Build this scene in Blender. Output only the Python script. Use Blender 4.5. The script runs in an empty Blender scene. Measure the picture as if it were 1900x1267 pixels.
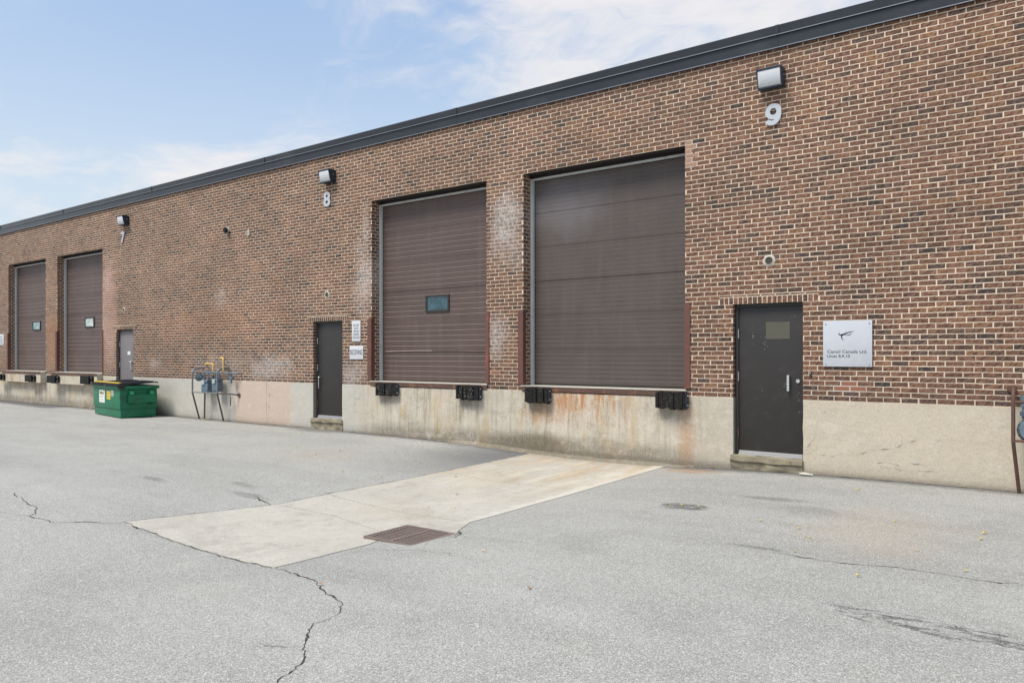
import bpy, bmesh, math, random
from mathutils import Vector, Matrix, noise
random.seed(7)
R = math.radians
S = bpy.context.scene
C = S.collection

# ------------------------------------------------------------------ camera
CAMD, CAMH = 10.58, 1.59
cam = bpy.data.objects.new('camera', bpy.data.cameras.new('camera')); C.objects.link(cam)
cam.location = (0, -CAMD, CAMH)
cam.rotation_euler = (R(90), 0, R(36.645))
cam.data.sensor_width = 36; cam.data.lens = 26.53
cam.data.shift_y = 0.01342
cam.data.clip_start = 0.05; cam.data.clip_end = 2000
S.camera = cam

# ------------------------------------------------------------------ world, sun, exposure
SUN_EL, SUN_AZ = 60, 200        # degrees; azimuth clockwise from +Y (the wall's inner side)
w = bpy.data.worlds.new('World'); S.world = w; w.use_nodes = True
nt = w.node_tree; nt.nodes.clear()

class G:
    """tiny node helper"""
    def __init__(s, tree): s.t = tree
    def n(s, typ, **kw):
        nd = s.t.nodes.new(typ)
        for k, v in kw.items(): setattr(nd, k, v)
        return nd
    def put(s, sock, v):
        if isinstance(v, bpy.types.NodeSocket): s.t.links.new(v, sock)
        elif isinstance(v, (tuple, list)) and len(v) == 3 and sock.type == 'RGBA': sock.default_value = (*v, 1)
        else: sock.default_value = v
    def m(s, op, a, b=0.0, c=0.0, clamp=False):
        nd = s.n('ShaderNodeMath', operation=op, use_clamp=clamp)
        s.put(nd.inputs[0], a); s.put(nd.inputs[1], b); s.put(nd.inputs[2], c)
        return nd.outputs[0]
    def add(s, a, b): return s.m('ADD', a, b)
    def sub(s, a, b): return s.m('SUBTRACT', a, b)
    def mul(s, a, b): return s.m('MULTIPLY', a, b)
    def mx(s, a, b): return s.m('MAXIMUM', a, b)
    def ss(s, x, lo, hi, o0=0.0, o1=1.0):
        nd = s.n('ShaderNodeMapRange', interpolation_type='SMOOTHSTEP')
        for i, v in enumerate((x, lo, hi, o0, o1)): s.put(nd.inputs[i], v)
        return nd.outputs[0]
    def mix(s, f, a, b, blend='MIX'):
        nd = s.n('ShaderNodeMix', data_type='RGBA', blend_type=blend)
        s.put(nd.inputs[0], f); s.put(nd.inputs[6], a); s.put(nd.inputs[7], b)
        return nd.outputs[2]
    def vec(s, x, y, z):
        nd = s.n('ShaderNodeCombineXYZ')
        s.put(nd.inputs[0], x); s.put(nd.inputs[1], y); s.put(nd.inputs[2], z)
        return nd.outputs[0]
    def noise(s, v, scale, detail=3, rough=.55, col=False):
        nd = s.n('ShaderNodeTexNoise')
        s.put(nd.inputs['Vector'], v); s.put(nd.inputs['Scale'], scale); s.put(nd.inputs['Detail'], detail); s.put(nd.inputs['Roughness'], rough)
        return nd.outputs[1 if col else 0]
    def ramp(s, f, stops, mode='LINEAR'):
        nd = s.n('ShaderNodeValToRGB'); cr = nd.color_ramp; cr.interpolation = mode
        while len(cr.elements) < len(stops): cr.elements.new(.5)
        for e, (p, c) in zip(cr.elements, stops):
            e.position = p; e.color = (*c, 1)
        s.put(nd.inputs[0], f); return nd.outputs[0]
    def blob(s, a, b, ca, cb, ra, rb, nz, wob=.5, soft=.5):
        """elliptical stain with a ragged rim: 1 inside, 0 outside"""
        da = s.m('DIVIDE', s.sub(a, ca), ra); db = s.m('DIVIDE', s.sub(b, cb), rb)
        r = s.m('SQRT', s.add(s.mul(da, da), s.mul(db, db)))
        r = s.add(r, s.mul(s.sub(nz, .5), wob * 3.4))
        return s.ss(r, 1 + soft * .3, 1 - soft, 0, 1)

g = G(nt)
sky = g.n('ShaderNodeTexSky', sky_type='NISHITA', sun_disc=False)
sky.sun_elevation = R(SUN_EL); sky.sun_rotation = R(SUN_AZ); sky.air_density = 1.0; sky.dust_density = 1.6; sky.ozone_density = 1.3
co = g.n('ShaderNodeTexCoord').outputs['Generated']
sp = g.n('ShaderNodeSeparateXYZ'); g.put(sp.inputs[0], co)
zz = g.mx(sp.outputs[2], .03)
# a flat cloud deck: the direction is projected on a plane overhead
px_ = g.m('DIVIDE', sp.outputs[0], g.add(zz, .12)); py_ = g.m('DIVIDE', sp.outputs[1], g.add(zz, .12))
SEED = 4.2
base = g.noise(g.vec(g.mul(px_, .8), g.mul(py_, .8), SEED), 1.0, 2, .5)
warp = g.noise(g.vec(px_, py_, SEED + 3), 2.2, 3, .6)
fine = g.noise(g.vec(g.add(g.mul(px_, 1.1), g.mul(warp, .7)), g.sub(g.mul(py_, 1.5), g.mul(warp, .6)), 1.3), 1.9, 9, .64)
cl = g.add(g.mul(base, .60), g.mul(fine, .50))
mask = g.ss(cl, .50, .69, 0, .88)
haze = g.ss(sp.outputs[2], .05, .50, .88, .0)
veil = g.ss(g.noise(g.vec(px_, py_, 9.), .55, 3), .3, .75, .12, .40)
c0 = g.mix(veil, g.mix(.6, sky.outputs[0], (1.35, 2.1, 3.5)), (2.3, 3.0, 3.9))
c1 = g.mix(haze, c0, (3.35, 3.75, 4.0))
c2 = g.mix(mask, c1, (4.15, 4.0, 3.95))
bg = g.n('ShaderNodeBackground'); g.put(bg.inputs[0], c2); bg.inputs[1].default_value = .075
g.put(g.n('ShaderNodeOutputWorld').inputs[0], bg.outputs[0])

sun = bpy.data.objects.new('sun', bpy.data.lights.new('sun', 'SUN')); C.objects.link(sun)
sun.data.energy = 1.5; sun.data.angle = R(22); sun.data.color = (1, .95, .865)
az = R(SUN_AZ)
sd = Vector((math.sin(az) * math.cos(R(SUN_EL)), math.cos(az) * math.cos(R(SUN_EL)), math.sin(R(SUN_EL))))
sun.rotation_euler = sd.to_track_quat('Z', 'Y').to_euler()

S.view_settings.view_transform = 'Standard'; S.view_settings.look = 'None'
S.view_settings.exposure = 1.56; S.view_settings.gamma = 1
S.view_settings.use_curve_mapping = False

# ------------------------------------------------------------------ object helpers
ORG = {}
def org(o): return ORG.get(o, Vector((0, 0, 0)))
def link(o, parent=None, loc=None):
    C.objects.link(o)
    if parent: o.parent = parent
    if loc is not None:
        o.location = Vector(loc) - org(parent) if parent else Vector(loc)
        ORG[o] = Vector(loc)
    else: ORG[o] = org(parent).copy() if parent else Vector((0, 0, 0))
    return o
def mesh(name, vs, fs, mat=None, parent=None, smooth=False, loc=None):
    me = bpy.data.meshes.new(name)
    off = Vector(loc) if loc is not None else org(parent)
    me.from_pydata([(v[0] - off.x, v[1] - off.y, v[2] - off.z) for v in vs], [], fs)
    me.update()
    if mat: me.materials.append(mat)
    if smooth: me.polygons.foreach_set('use_smooth', [True] * len(me.polygons))
    o = bpy.data.objects.new(name, me)
    C.objects.link(o)
    if parent: o.parent = parent; o.location = off - org(parent)
    else: o.location = off
    ORG[o] = off.copy()
    return o
def empty(name, loc, parent=None):
    o = bpy.data.objects.new(name, None); o.empty_display_size = .1
    return link(o, parent, loc)
def tag(o, label=None, cat=None, group=None, kind=None):
    if label: o['label'] = label
    if cat: o['category'] = cat
    if group: o['group'] = group
    if kind: o['kind'] = kind
    return o

class B:
    """collects shapes for one mesh"""
    def __init__(s): s.v = []; s.f = []
    def raw(s, v, f):
        n = len(s.v); s.v += [tuple(p) for p in v]; s.f += [tuple(i + n for i in q) for q in f]; return s
    def box(s, x0, x1, y0, y1, z0, z1, bev=0.0, M=None):
        if bev <= 0:
            v = [(x, y, z) for x in (x0, x1) for y in (y0, y1) for z in (z0, z1)]
            f = [(0, 1, 3, 2), (4, 6, 7, 5), (0, 4, 5, 1), (2, 3, 7, 6), (0, 2, 6, 4), (1, 5, 7, 3)]
        else:
            bm = bmesh.new(); bmesh.ops.create_cube(bm, size=1)
            for q in bm.verts: q.co = Vector(((x0 + x1) / 2 + q.co.x * (x1 - x0), (y0 + y1) / 2 + q.co.y * (y1 - y0), (z0 + z1) / 2 + q.co.z * (z1 - z0)))
            bmesh.ops.bevel(bm, geom=bm.edges[:], offset=bev, segments=2, affect='EDGES', profile=.6)
            bm.verts.index_update(); v = [tuple(q.co) for q in bm.verts]; f = [tuple(q.index for q in p.verts) for p in bm.faces]; bm.free()
        if M: v = [tuple(M @ Vector(p)) for p in v]
        return s.raw(v, f)
    def cyl(s, p0, p1, r0, r1=None, n=14, caps=True):
        r1 = r0 if r1 is None else r1
        p0, p1 = Vector(p0), Vector(p1); d = (p1 - p0).normalized()
        a = d.orthogonal().normalized(); b = d.cross(a)
        v = []
        for p, r in ((p0, r0), (p1, r1)):
            for i in range(n):
                t = 2 * math.pi * i / n; v.append(tuple(p + (a * math.cos(t) + b * math.sin(t)) * r))
        f = [(i, (i + 1) % n, n + (i + 1) % n, n + i) for i in range(n)]
        if caps: f += [tuple(range(n))[::-1], tuple(range(n, 2 * n))]
        return s.raw(v, f)
    def tube(s, pts, r, n=10, fillet=0.0):
        P = [Vector(p) for p in pts]
        if fillet > 0 and len(P) > 2:
            Q = [P[0]]
            for i in range(1, len(P) - 1):
                a, b, c = P[i - 1], P[i], P[i + 1]
                fa = min(fillet, (a - b).length * .45); fc = min(fillet, (c - b).length * .45)
                s0 = b + (a - b).normalized() * fa; s1 = b + (c - b).normalized() * fc
                for k in range(6):
                    t = k / 5; Q.append((1 - t) ** 2 * s0 + 2 * t * (1 - t) * b + t * t * s1)
            P = Q + [P[-1]]
        v = []; a = None
        for i, p in enumerate(P):
            d = ((P[min(i + 1, len(P) - 1)]) - P[max(i - 1, 0)]).normalized()
            a = (d.orthogonal() if a is None else a - d * a.dot(d)).normalized(); b = d.cross(a)
            for k in range(n):
                t = 2 * math.pi * k / n; v.append(tuple(p + (a * math.cos(t) + b * math.sin(t)) * r))
        f = [(i * n + k, i * n + (k + 1) % n, (i + 1) * n + (k + 1) % n, (i + 1) * n + k) for i in range(len(P) - 1) for k in range(n)]
        f += [tuple(range(n))[::-1], tuple(range((len(P) - 1) * n, len(P) * n))]
        return s.raw(v, f)
    def go(s, name, mat, parent=None, smooth=False, loc=None): return mesh(name, s.v, s.f, mat, parent, smooth, loc)

def autosmooth(o, ang=35):
    bm = bmesh.new(); bm.from_mesh(o.data)
    for f in bm.faces: f.smooth = True
    for e in bm.edges:
        if len(e.link_faces) == 2 and e.calc_face_angle(0) > R(ang): e.smooth = False
    bm.to_mesh(o.data); bm.free(); return o

# ------------------------------------------------------------------ materials
def newmat(name):
    m = bpy.data.materials.new(name); m.use_nodes = True; m.node_tree.nodes.clear()
    g = G(m.node_tree)
    p = g.n('ShaderNodeBsdfPrincipled'); o = g.n('ShaderNodeOutputMaterial'); g.put(o.inputs[0], p.outputs[0])
    pos = g.n('ShaderNodeNewGeometry').outputs['Position']
    s = g.n('ShaderNodeSeparateXYZ'); g.put(s.inputs[0], pos)
    return m, g, p, pos, s.outputs[0], s.outputs[1], s.outputs[2]
def bump(g, p, h, strength, dist):
    b = g.n('ShaderNodeBump'); b.inputs['Strength'].default_value = strength; b.inputs['Distance'].default_value = dist
    g.put(b.inputs['Height'], h); g.put(p.inputs['Normal'], b.outputs[0])
def simple(name, col, rough=.6, metal=0.0, var=.12, scale=9, dirt=None, dirt_amt=.25, bmp=0.0, bscale=60, spec=.5):
    m, g, p, pos, X, Y, Z = newmat(name)
    n1 = g.noise(pos, scale, 5, .6); n2 = g.noise(pos, scale * 7, 3, .6)
    k = g.add(1 - var, g.mul(g.add(g.mul(n1, .7), g.mul(n2, .3)), var * 2))
    c = g.mix(1.0, col, g.vec(k, k, k), 'MULTIPLY')
    if dirt: c = g.mix(g.ss(g.noise(pos, scale * 1.7, 6, .65), .5, .72, 0, dirt_amt), c, dirt)
    g.put(p.inputs['Base Color'], c)
    g.put(p.inputs['Roughness'], g.add(rough - .08, g.mul(n2, .16))); p.inputs['Metallic'].default_value = metal
    p.inputs['Specular IOR Level'].default_value = spec
    if bmp: bump(g, p, g.noise(pos, bscale, 4, .6), bmp, .004)
    return m

def wall_stains(g, X, Y, Z, c, mort):
    """efflorescence, pale rebuilt patch, rust and grime on the brickwork, where the wall has them"""
    P = g.vec(X, Y, Z)
    nz = g.noise(P, 1.8, 5, .65); nf = g.noise(P, 14, 4, .7)
    sp_ = g.ss(nf, .38, .62, .25, 1)
    wob = .6
    E = g.mx(g.blob(X, Z, -8.0, 3.75, .40, .75, nz, wob, .9), g.blob(X, Z, -7.95, 4.05, .34, .3, nf, wob, .7))
    for (a, b, ra, rb, k) in ((-8.2, 1.9, .25, .5, .8), (-14.9, 1.28, .9, .36, .7), (-16.6, 1.35, 1.5, .35, .35), (-11.65, 3.2, .35, .85, .75), (-12.0, 1.2, .42, .32, .9), (-19.9, 1.35, .35, .2, .5), (-11.6, 4.0, .12, .7, .5), (-16.8, 3.0, .3, .3, .4), (-22.6, 3.7, .25, .5, .4)):
        E = g.mx(E, g.mul(g.blob(X, Z, a, b, ra, rb, nz, wob, .9), k))
    E = g.mul(E, sp_)
    c = g.mix(g.mul(E, .85 if mort else .80), c, (.56, .52, .49))
    PK = g.blob(X, Z, -22.45, 2.75, .55, 1.75, nz, .35, .4)
    c = g.mix(g.mul(PK, g.ss(nf, .35, .65, .25, .7)), c, (.40, .24, .185) if not mort else (.62, .47, .37))
    O = g.mx(g.blob(X, Z, -26.15, 2.0, .55, 1.0, nz, .4, .5), g.mul(g.blob(X, Z, -17.5, 2.3, 3.6, .55, nz, .8, .9), .45))
    c = g.mix(g.mul(O, .45), c, (.30, .125, .055) if not mort else (.55, .36, .2))
    big = g.noise(g.vec(X, Y, g.mul(Z, 1.5)), .55, 4, .6)
    k = g.ss(big, .25, .75, .84, 1.14)
    c = g.mix(1.0, c, g.vec(k, k, k), 'MULTIPLY')
    # grime hanging under lintels and along the lowest courses
    low = g.mul(g.ss(Z, 1.6, 1.0, 0, 1), g.ss(g.noise(P, 2.6, 4), .35, .7, .1, .7))
    c = g.mix(g.mul(low, .28), c, (.09, .07, .065))
    return c

def brickmat(name, single):
    m, g, p, pos, X, Y, Z = newmat(name)
    if single: t = g.add(.07, g.mul(g.n('ShaderNodeObjectInfo').outputs['Random'], .9))
    else: t = g.n('ShaderNodeAttribute', attribute_name='tone').outputs['Fac']
    u = g.add(X, Y)
    col = g.ramp(t, [(0, (.034, .030, .032)), (.035, (.056, .042, .040)), (.12, (.090, .060, .052)), (.30, (.150, .075, .049)), (.55, (.182, .091, .059)), (.78, (.215, .109, .067)), (.93, (.235, .122, .066)), (1, (.285, .135, .062))])
    a = R(32)
    al = g.add(g.mul(u, math.cos(a)), g.mul(Z, math.sin(a))); ac = g.sub(g.mul(Z, math.cos(a)), g.mul(u, math.sin(a)))
    sh = g.mul(t, 37.)
    st = g.noise(g.vec(g.mul(al, 17), g.mul(ac, 66), sh), 1.0, 4, .68)
    mot = g.noise(g.vec(u, Z, sh), 24, 4, .7)
    c = g.mix(g.ss(mot, .48, .7, 0, .45), col, (.26, .135, .075))
    c = g.mix(g.ss(mot, .45, .28, 0, .55), c, (.055, .042, .042))
    c = g.mix(g.ss(st, .50, .41, 0, .80), c, (.032, .021, .017))
    c = g.mix(g.ss(st, .53, .64, 0, .50), c, (.33, .205, .14))
    c = wall_stains(g, X, Y, Z, c, False)
    g.put(p.inputs['Base Color'], c); p.inputs['Roughness'].default_value = .82; p.inputs['Specular IOR Level'].default_value = .3
    bump(g, p, g.add(st, g.mul(g.noise(pos, 160, 2), .3)), .8, .006)
    return m
BRICK = brickmat('brick_facing', False); BRICK1 = brickmat('brick_single', True)

m, g, p, pos, X, Y, Z = newmat('mortar'); MORTAR = m
n1 = g.noise(pos, 3, 5, .6); n2 = g.noise(pos, 45, 3, .6)
c = g.mix(n1, (.61, .50, .37), (.71, .595, .46)); c = g.mix(g.ss(n2, .3, .7, 0, .3), c, (.40, .33, .26))
c = wall_stains(g, X, Y, Z, c, True)
g.put(p.inputs['Base Color'], c); p.inputs['Roughness'].default_value = .95; bump(g, p, n2, .4, .003)

m, g, p, pos, X, Y, Z = newmat('foundation_concrete'); CONC = m
nz = g.noise(pos, 1.5, 5, .65); nf = g.noise(pos, 9, 6, .7); nff = g.noise(pos, 70, 3, .7)
streak = g.noise(g.vec(g.mul(X, 9), Y, g.mul(Z, .7)), 1.0, 6, .7)
streak2 = g.noise(g.vec(g.mul(X, 26), Y, g.mul(Z, 1.6)), 1.0, 4, .7)
c = g.mix(g.ss(nz, .3, .7), (.43, .385, .31), (.50, .45, .365))
c = g.mix(g.ss(nf, .45, .72, 0, .45), c, (.60, .565, .49))
c = g.mix(g.ss(nf, .44, .26, 0, .35), c, (.27, .235, .19))
# smoother warm render to the right of the entry door
rt = g.ss(X, -3.2, -2.8)
c = g.mix(g.mul(rt, .6), c, (.53, .46, .355))
# paler grey stretch and pink painted stretch
c = g.mix(g.mul(g.mul(g.ss(X, -22, -21), g.ss(X, -11.2, -12.2)), .55), c, (.47, .465, .435))
pk = g.mul(g.ss(g.add(X, g.mul(nz, .5)), -16.1, -15.8), g.ss(g.add(X, g.mul(nz, .3)), -13.75, -13.95))
c = g.mix(g.mul(pk, .75), c, (.53, .405, .325))
# dock stretch (below the bays): streaked and grimy
dk = g.mx(g.mul(g.ss(X, -12.2, -10.8), g.ss(X, -3.9, -5.4)), g.mul(g.ss(X, -32, -31), g.ss(X, -21.6, -22.4)))
c = g.mix(g.mul(dk, g.ss(streak, .42, .68, 0, .5)), c, (.64, .60, .52))
c = g.mix(g.mul(dk, g.ss(streak, .47, .33, 0, .6)), c, (.19, .165, .115))
c = g.mix(g.mul(dk, g.ss(streak2, .45, .34, 0, .34)), c, (.24, .205, .14))
yel = g.mul(dk, g.ss(g.noise(g.vec(g.mul(X, 3.5), 3.3, g.mul(Z, 1.2)), 1.0, 4, .6), .5, .72, 0, .55))
c = g.mix(yel, c, (.42, .30, .13))
# rust running down from the dock sill
rz = g.mul(g.ss(Z, .25, .95), g.ss(g.noise(g.vec(g.mul(X, 11), 1.1, g.mul(Z, 1.1)), 1.0, 5, .7), .42, .66, 0, 1))
ru = g.mul(g.mul(g.ss(X, -7.4, -6.9), g.ss(X, -5.2, -6.1)), g.m('MINIMUM', g.mul(rz, 1.35), 1.0))
ru = g.mx(ru, g.mul(g.mul(g.blob(X, Z, -4.62, .45, .17, .75, nf, .7, .8), g.ss(nf, .35, .6, .35, 1)), .62))
ru = g.mx(ru, g.mul(g.mul(g.ss(X, -11.6, -11.4), g.ss(X, -10.5, -11)), g.mul(rz, .35)))
ru = g.mx(ru, g.mul(g.mul(g.blob(X, Z, -6.75, .80, .6, .22, nf, .9, .9), g.ss(streak2, .38, .6, .1, 1)), .95))
ru = g.mx(ru, g.mul(g.blob(X, Z, -7.2, .60, .5, .18, nf, 1.0, .9), .45))
ru = g.mx(ru, g.mul(g.mul(g.ss(X, -31, -30.5), g.ss(X, -26.5, -27.5)), g.mul(rz, .6)))
c = g.mix(g.mul(ru, .85), c, (.40, .15, .03))
# dirt band along the ground, heavier at the docks
hb = g.add(.10, g.mul(nz, .22)); hd = g.add(hb, g.mul(dk, g.mul(g.noise(g.vec(g.mul(X, 1.3), 0., 0.), 1.0, 3), .22)))
gr = g.mul(g.ss(Z, hd, g.sub(hd, .22)), g.ss(nf, .3, .55, .2, 1))
c = g.mix(g.mul(gr, g.add(.16, g.mul(dk, .42))), c, (.085, .072, .05))
c = g.mix(g.mul(g.ss(g.add(Z, g.mul(nf, .06)), .11, .0), .6), c, (.12, .10, .07))
c = g.mix(g.mul(g.ss(g.noise(g.vec(X, 2.2, g.mul(Z, 1.6)), 2.4, 5, .7), .56, .68), .35), c, (.62, .58, .50))
gb = g.blob(X, Z, -7.5, .1, .9, .22, nz, .5, .8)
c = g.mix(g.mul(gb, .7), c, (.11, .09, .055))
# dark wash under the bumpers
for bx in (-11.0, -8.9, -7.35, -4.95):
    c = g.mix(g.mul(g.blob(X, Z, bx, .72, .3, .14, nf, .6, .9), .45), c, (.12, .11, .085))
gm = g.ss(g.noise(g.vec(g.mul(X, 1.4), 5.1, g.mul(Z, 2.2)), 1.0, 6, .72), .54, .68)
c = g.mix(g.mul(g.mul(dk, gm), .38), c, (.20, .175, .135))
gm2 = g.ss(g.noise(g.vec(g.mul(X, 1.1), 8.1, g.mul(Z, 1.7)), 1.0, 6, .7), .53, .66)
c = g.mix(g.mul(g.mul(dk, gm2), .4), c, (.52, .385, .285))
# fine cracks
cr = g.n('ShaderNodeTexVoronoi', feature='DISTANCE_TO_EDGE'); g.put(cr.inputs['Vector'], g.vec(g.add(X, g.mul(nz, .9)), 0., g.add(Z, g.mul(nf, .10)))); cr.inputs['Scale'].default_value = .9
ck = g.mul(g.ss(cr.outputs['Distance'], .005, .001), g.ss(g.noise(pos, .8, 2), .52, .62))
c = g.mix(g.mul(ck, .3), c, (.12, .10, .08))
pits = g.ss(g.noise(pos, 55, 2, .5), .70, .76)
c = g.mix(g.mul(pits, g.add(.25, g.mul(dk, .5))), c, (.13, .11, .09))
c = g.mix(g.ss(nff, .5, .25, 0, .45), c, (.22, .195, .155)); c = g.mix(g.ss(nff, .52, .75, 0, .4), c, (.68, .64, .56))
g.put(p.inputs['Base Color'], c); p.inputs['Roughness'].default_value = .9; p.inputs['Specular IOR Level'].default_value = .25
bump(g, p, g.sub(g.add(g.mul(nf, .8), g.mul(nff, .35)), g.mul(pits, .5)), .6, .012)

m, g, p, pos, X, Y, Z = newmat('asphalt'); ASPH = m
n1 = g.noise(pos, .35, 5, .6); n2 = g.noise(pos, 2.2, 5, .65)
vo = g.n('ShaderNodeTexVoronoi'); g.put(vo.inputs['Vector'], pos); vo.inputs['Scale'].default_value = 150
vr = g.n('ShaderNodeSeparateColor'); g.put(vr.inputs[0], vo.outputs['Color'])
n3 = g.noise(pos, 75, 4, .75); n4 = g.noise(pos, 240, 2, .7)
n5 = g.noise(g.vec(g.mul(X, .22), g.mul(Y, 1.1), 3.), 1.0, 5, .65)     # wear running along the yard
n6 = g.noise(pos, .9, 6, .7)
c = g.mix(g.ss(n1, .35, .65), (0.315, 0.308, 0.283), (0.359, 0.352, 0.324))
c = g.mix(g.ss(n2, .35, .7, 0, .40), c, (0.392, 0.387, 0.359))
c = g.mix(g.ss(n5, .52, .34, 0, .45), c, (0.248, 0.245, 0.228))
c = g.mix(g.ss(n5, .55, .72, 0, .40), c, (0.442, 0.438, 0.405))
c = g.mix(g.ss(n6, .47, .34, 0, .40), c, (0.248, 0.243, 0.224))
c = g.mix(g.ss(n6, .58, .74, 0, .35), c, (0.431, 0.410, 0.355))
c = g.mix(g.ss(vr.outputs[0], .62, .97, 0, .62), c, (0.662, 0.662, 0.622))
c = g.mix(g.ss(vr.outputs[1], .58, .97, 0, .66), c, (0.138, 0.137, 0.129))
c = g.mix(g.ss(n3, .48, .30, 0, .5), c, (0.171, 0.170, 0.161))
c = g.mix(g.ss(n3, .56, .75, 0, .4), c, (0.574, 0.572, 0.538))
spk = g.ss(g.noise(pos, 34, 4, .85), .62, .72); c = g.mix(g.mul(spk, .6), c, (0.101, 0.094, 0.083))
# ochre dust and other soft marks
nb = g.noise(pos, 1.1, 5, .65); ns = g.noise(pos, 5.5, 5, .7)
oc = g.mx(g.blob(X, Y, -1.45, -3.1, .8, 1.2, nb, .5, .9), g.mul(g.blob(X, Y, -9.9, -2.6, 1.2, .9, nb, .5, .9), .5))
c = g.mix(g.mul(oc, .22), c, (.42, .31, .18))
rs = g.blob(X, Y, -4.35, -.35, .5, .24, nb, .5, .7)
c = g.mix(g.mul(rs, .5), c, (.34, .17, .06))
# dark stains with their own shape: oil spots and a tarred, scuffed streak
Xp = g.vec(g.mul(X, 5), g.mul(Y, 15), 0.); nst = g.noise(Xp, 1.0, 6, .8)
dkst = g.mul(g.blob(X, Y, -3.36, -2.93, .30, .20, ns, .8, .5), g.ss(nst, .40, .50, .3, 1))
for (a, b, ra, rb, k) in ((-2.72, -2.05, .45, .14, .5), (-9.62, -5.48, .30, .09, .55), (-2.2, -2.5, .4, .25, .25), (-12.9, -.35, .9, .22, .6), (-2.1, -4.32, .3, .05, .6), (-8.5, -4.9, .3, .1, .4), (-7.9, -5.2, .35, .12, .5), (-3.45, -4.9, .4, .3, .2)):
    dkst = g.mx(dkst, g.mul(g.blob(X, Y, a, b, ra, rb, ns, .7, .7), k))
tar = g.mul(g.blob(X, Y, -.50, -5.56, .85, .19, nb, .35, .4), g.ss(nst, .49, .56))
dkst = g.mx(dkst, g.mul(tar, 1.0))
c = g.mix(g.mul(dkst, g.ss(n3, .60, .42, .35, 1)), c, (.055, .055, .053))
# grime and fresh tar washed along the foot of the wall and over the approach on the far left
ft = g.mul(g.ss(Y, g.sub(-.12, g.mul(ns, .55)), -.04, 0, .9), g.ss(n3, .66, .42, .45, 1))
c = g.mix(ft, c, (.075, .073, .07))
lf = g.mul(g.ss(X, -24.2, -25.2), g.ss(g.add(Y, g.mul(g.add(X, 25), .05)), -.95, -.55, 0, .8))
c = g.mix(lf, c, (.085, .085, .088))
sl = g.mul(g.mul(g.ss(X, -9.4, -7.6), g.ss(X, -7.2, -7.5)), g.ss(Y, -3.4, -.5, 0, .75))
c = g.mix(sl, c, (.10, .10, .103))
g.put(p.inputs['Base Color'], c); p.inputs['Roughness'].default_value = .9; p.inputs['Specular IOR Level'].default_value = .28
bump(g, p, g.add(g.mul(vr.outputs[0], .5), g.add(n3, g.mul(n4, .4))), .75, .006)

m, g, p, pos, X, Y, Z = newmat('slab_concrete'); SLAB = m
n1 = g.noise(pos, .9, 5, .65); n2 = g.noise(pos, 7, 6, .7); n3 = g.noise(pos, 90, 3, .7)
c = g.mix(g.ss(n1, .3, .7), (.40, .375, .325), (.46, .435, .38))
c = g.mix(g.ss(n2, .5, .72, 0, .5), c, (.52, .50, .45)); c = g.mix(g.ss(n2, .46, .28, 0, .5), c, (.27, .25, .21)); n7 = g.noise(pos, 2.6, 6, .72); c = g.mix(g.ss(n7, .50, .34, 0, .42), c, (.26, .24, .205))
c = g.mix(g.ss(n3, .50, .34, 0, .55), c, (.19, .18, .16)); c = g.mix(g.ss(n3, .54, .74, 0, .5), c, (.62, .60, .55))
st = g.noise(g.vec(g.mul(X, 3.2), g.mul(Y, .55), 2.), 1.0, 5, .7)
yl = g.mul(g.ss(Y, -4.3, -.4), g.ss(g.add(g.mul(st, .7), g.mul(n2, .3)), .42, .64, 0, .75))
c = g.mix(yl, c, (.40, .27, .12))
pl = g.mul(g.ss(Y, -4.6, -1.6, .1, 1), g.ss(g.noise(g.vec(g.mul(X, 3.6), g.mul(Y, .6), 7.), 1.0, 6, .7), .42, .68, 0, .4))
c = g.mix(pl, c, (.62, .58, .49))
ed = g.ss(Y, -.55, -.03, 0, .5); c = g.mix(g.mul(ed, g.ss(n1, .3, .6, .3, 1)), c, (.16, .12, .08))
rl = g.mul(g.mul(g.ss(g.add(X, g.mul(g.sub(n2, .5), .3)), -5.16, -5.06), g.ss(Y, -4.8, -4.5)), g.ss(n3, .3, .55, .3, 1)); c = g.mix(g.mul(rl, .42), c, (.62, .60, .54))
ty = g.mul(g.ss(g.noise(g.vec(g.mul(X, 7), g.mul(Y, .35), 4.), 1.0, 4, .65), .56, .70, 0, .3), g.ss(n2, .35, .6)); c = g.mix(ty, c, (.15, .135, .115))
c = g.mix(g.mul(g.blob(X, Y, -6.3, -4.6, .9, .55, n1, .6, .9), .22), c, (.33, .27, .17))
c = g.mix(g.mul(g.ss(g.noise(pos, 30, 3, .8), .68, .74), .45), c, (.13, .11, .09))
g.put(p.inputs['Base Color'], c); p.inputs['Roughness'].default_value = .88; p.inputs['Specular IOR Level'].default_value = .28
bump(g, p, g.add(n2, g.mul(n3, .5)), .4, .006)

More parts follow.
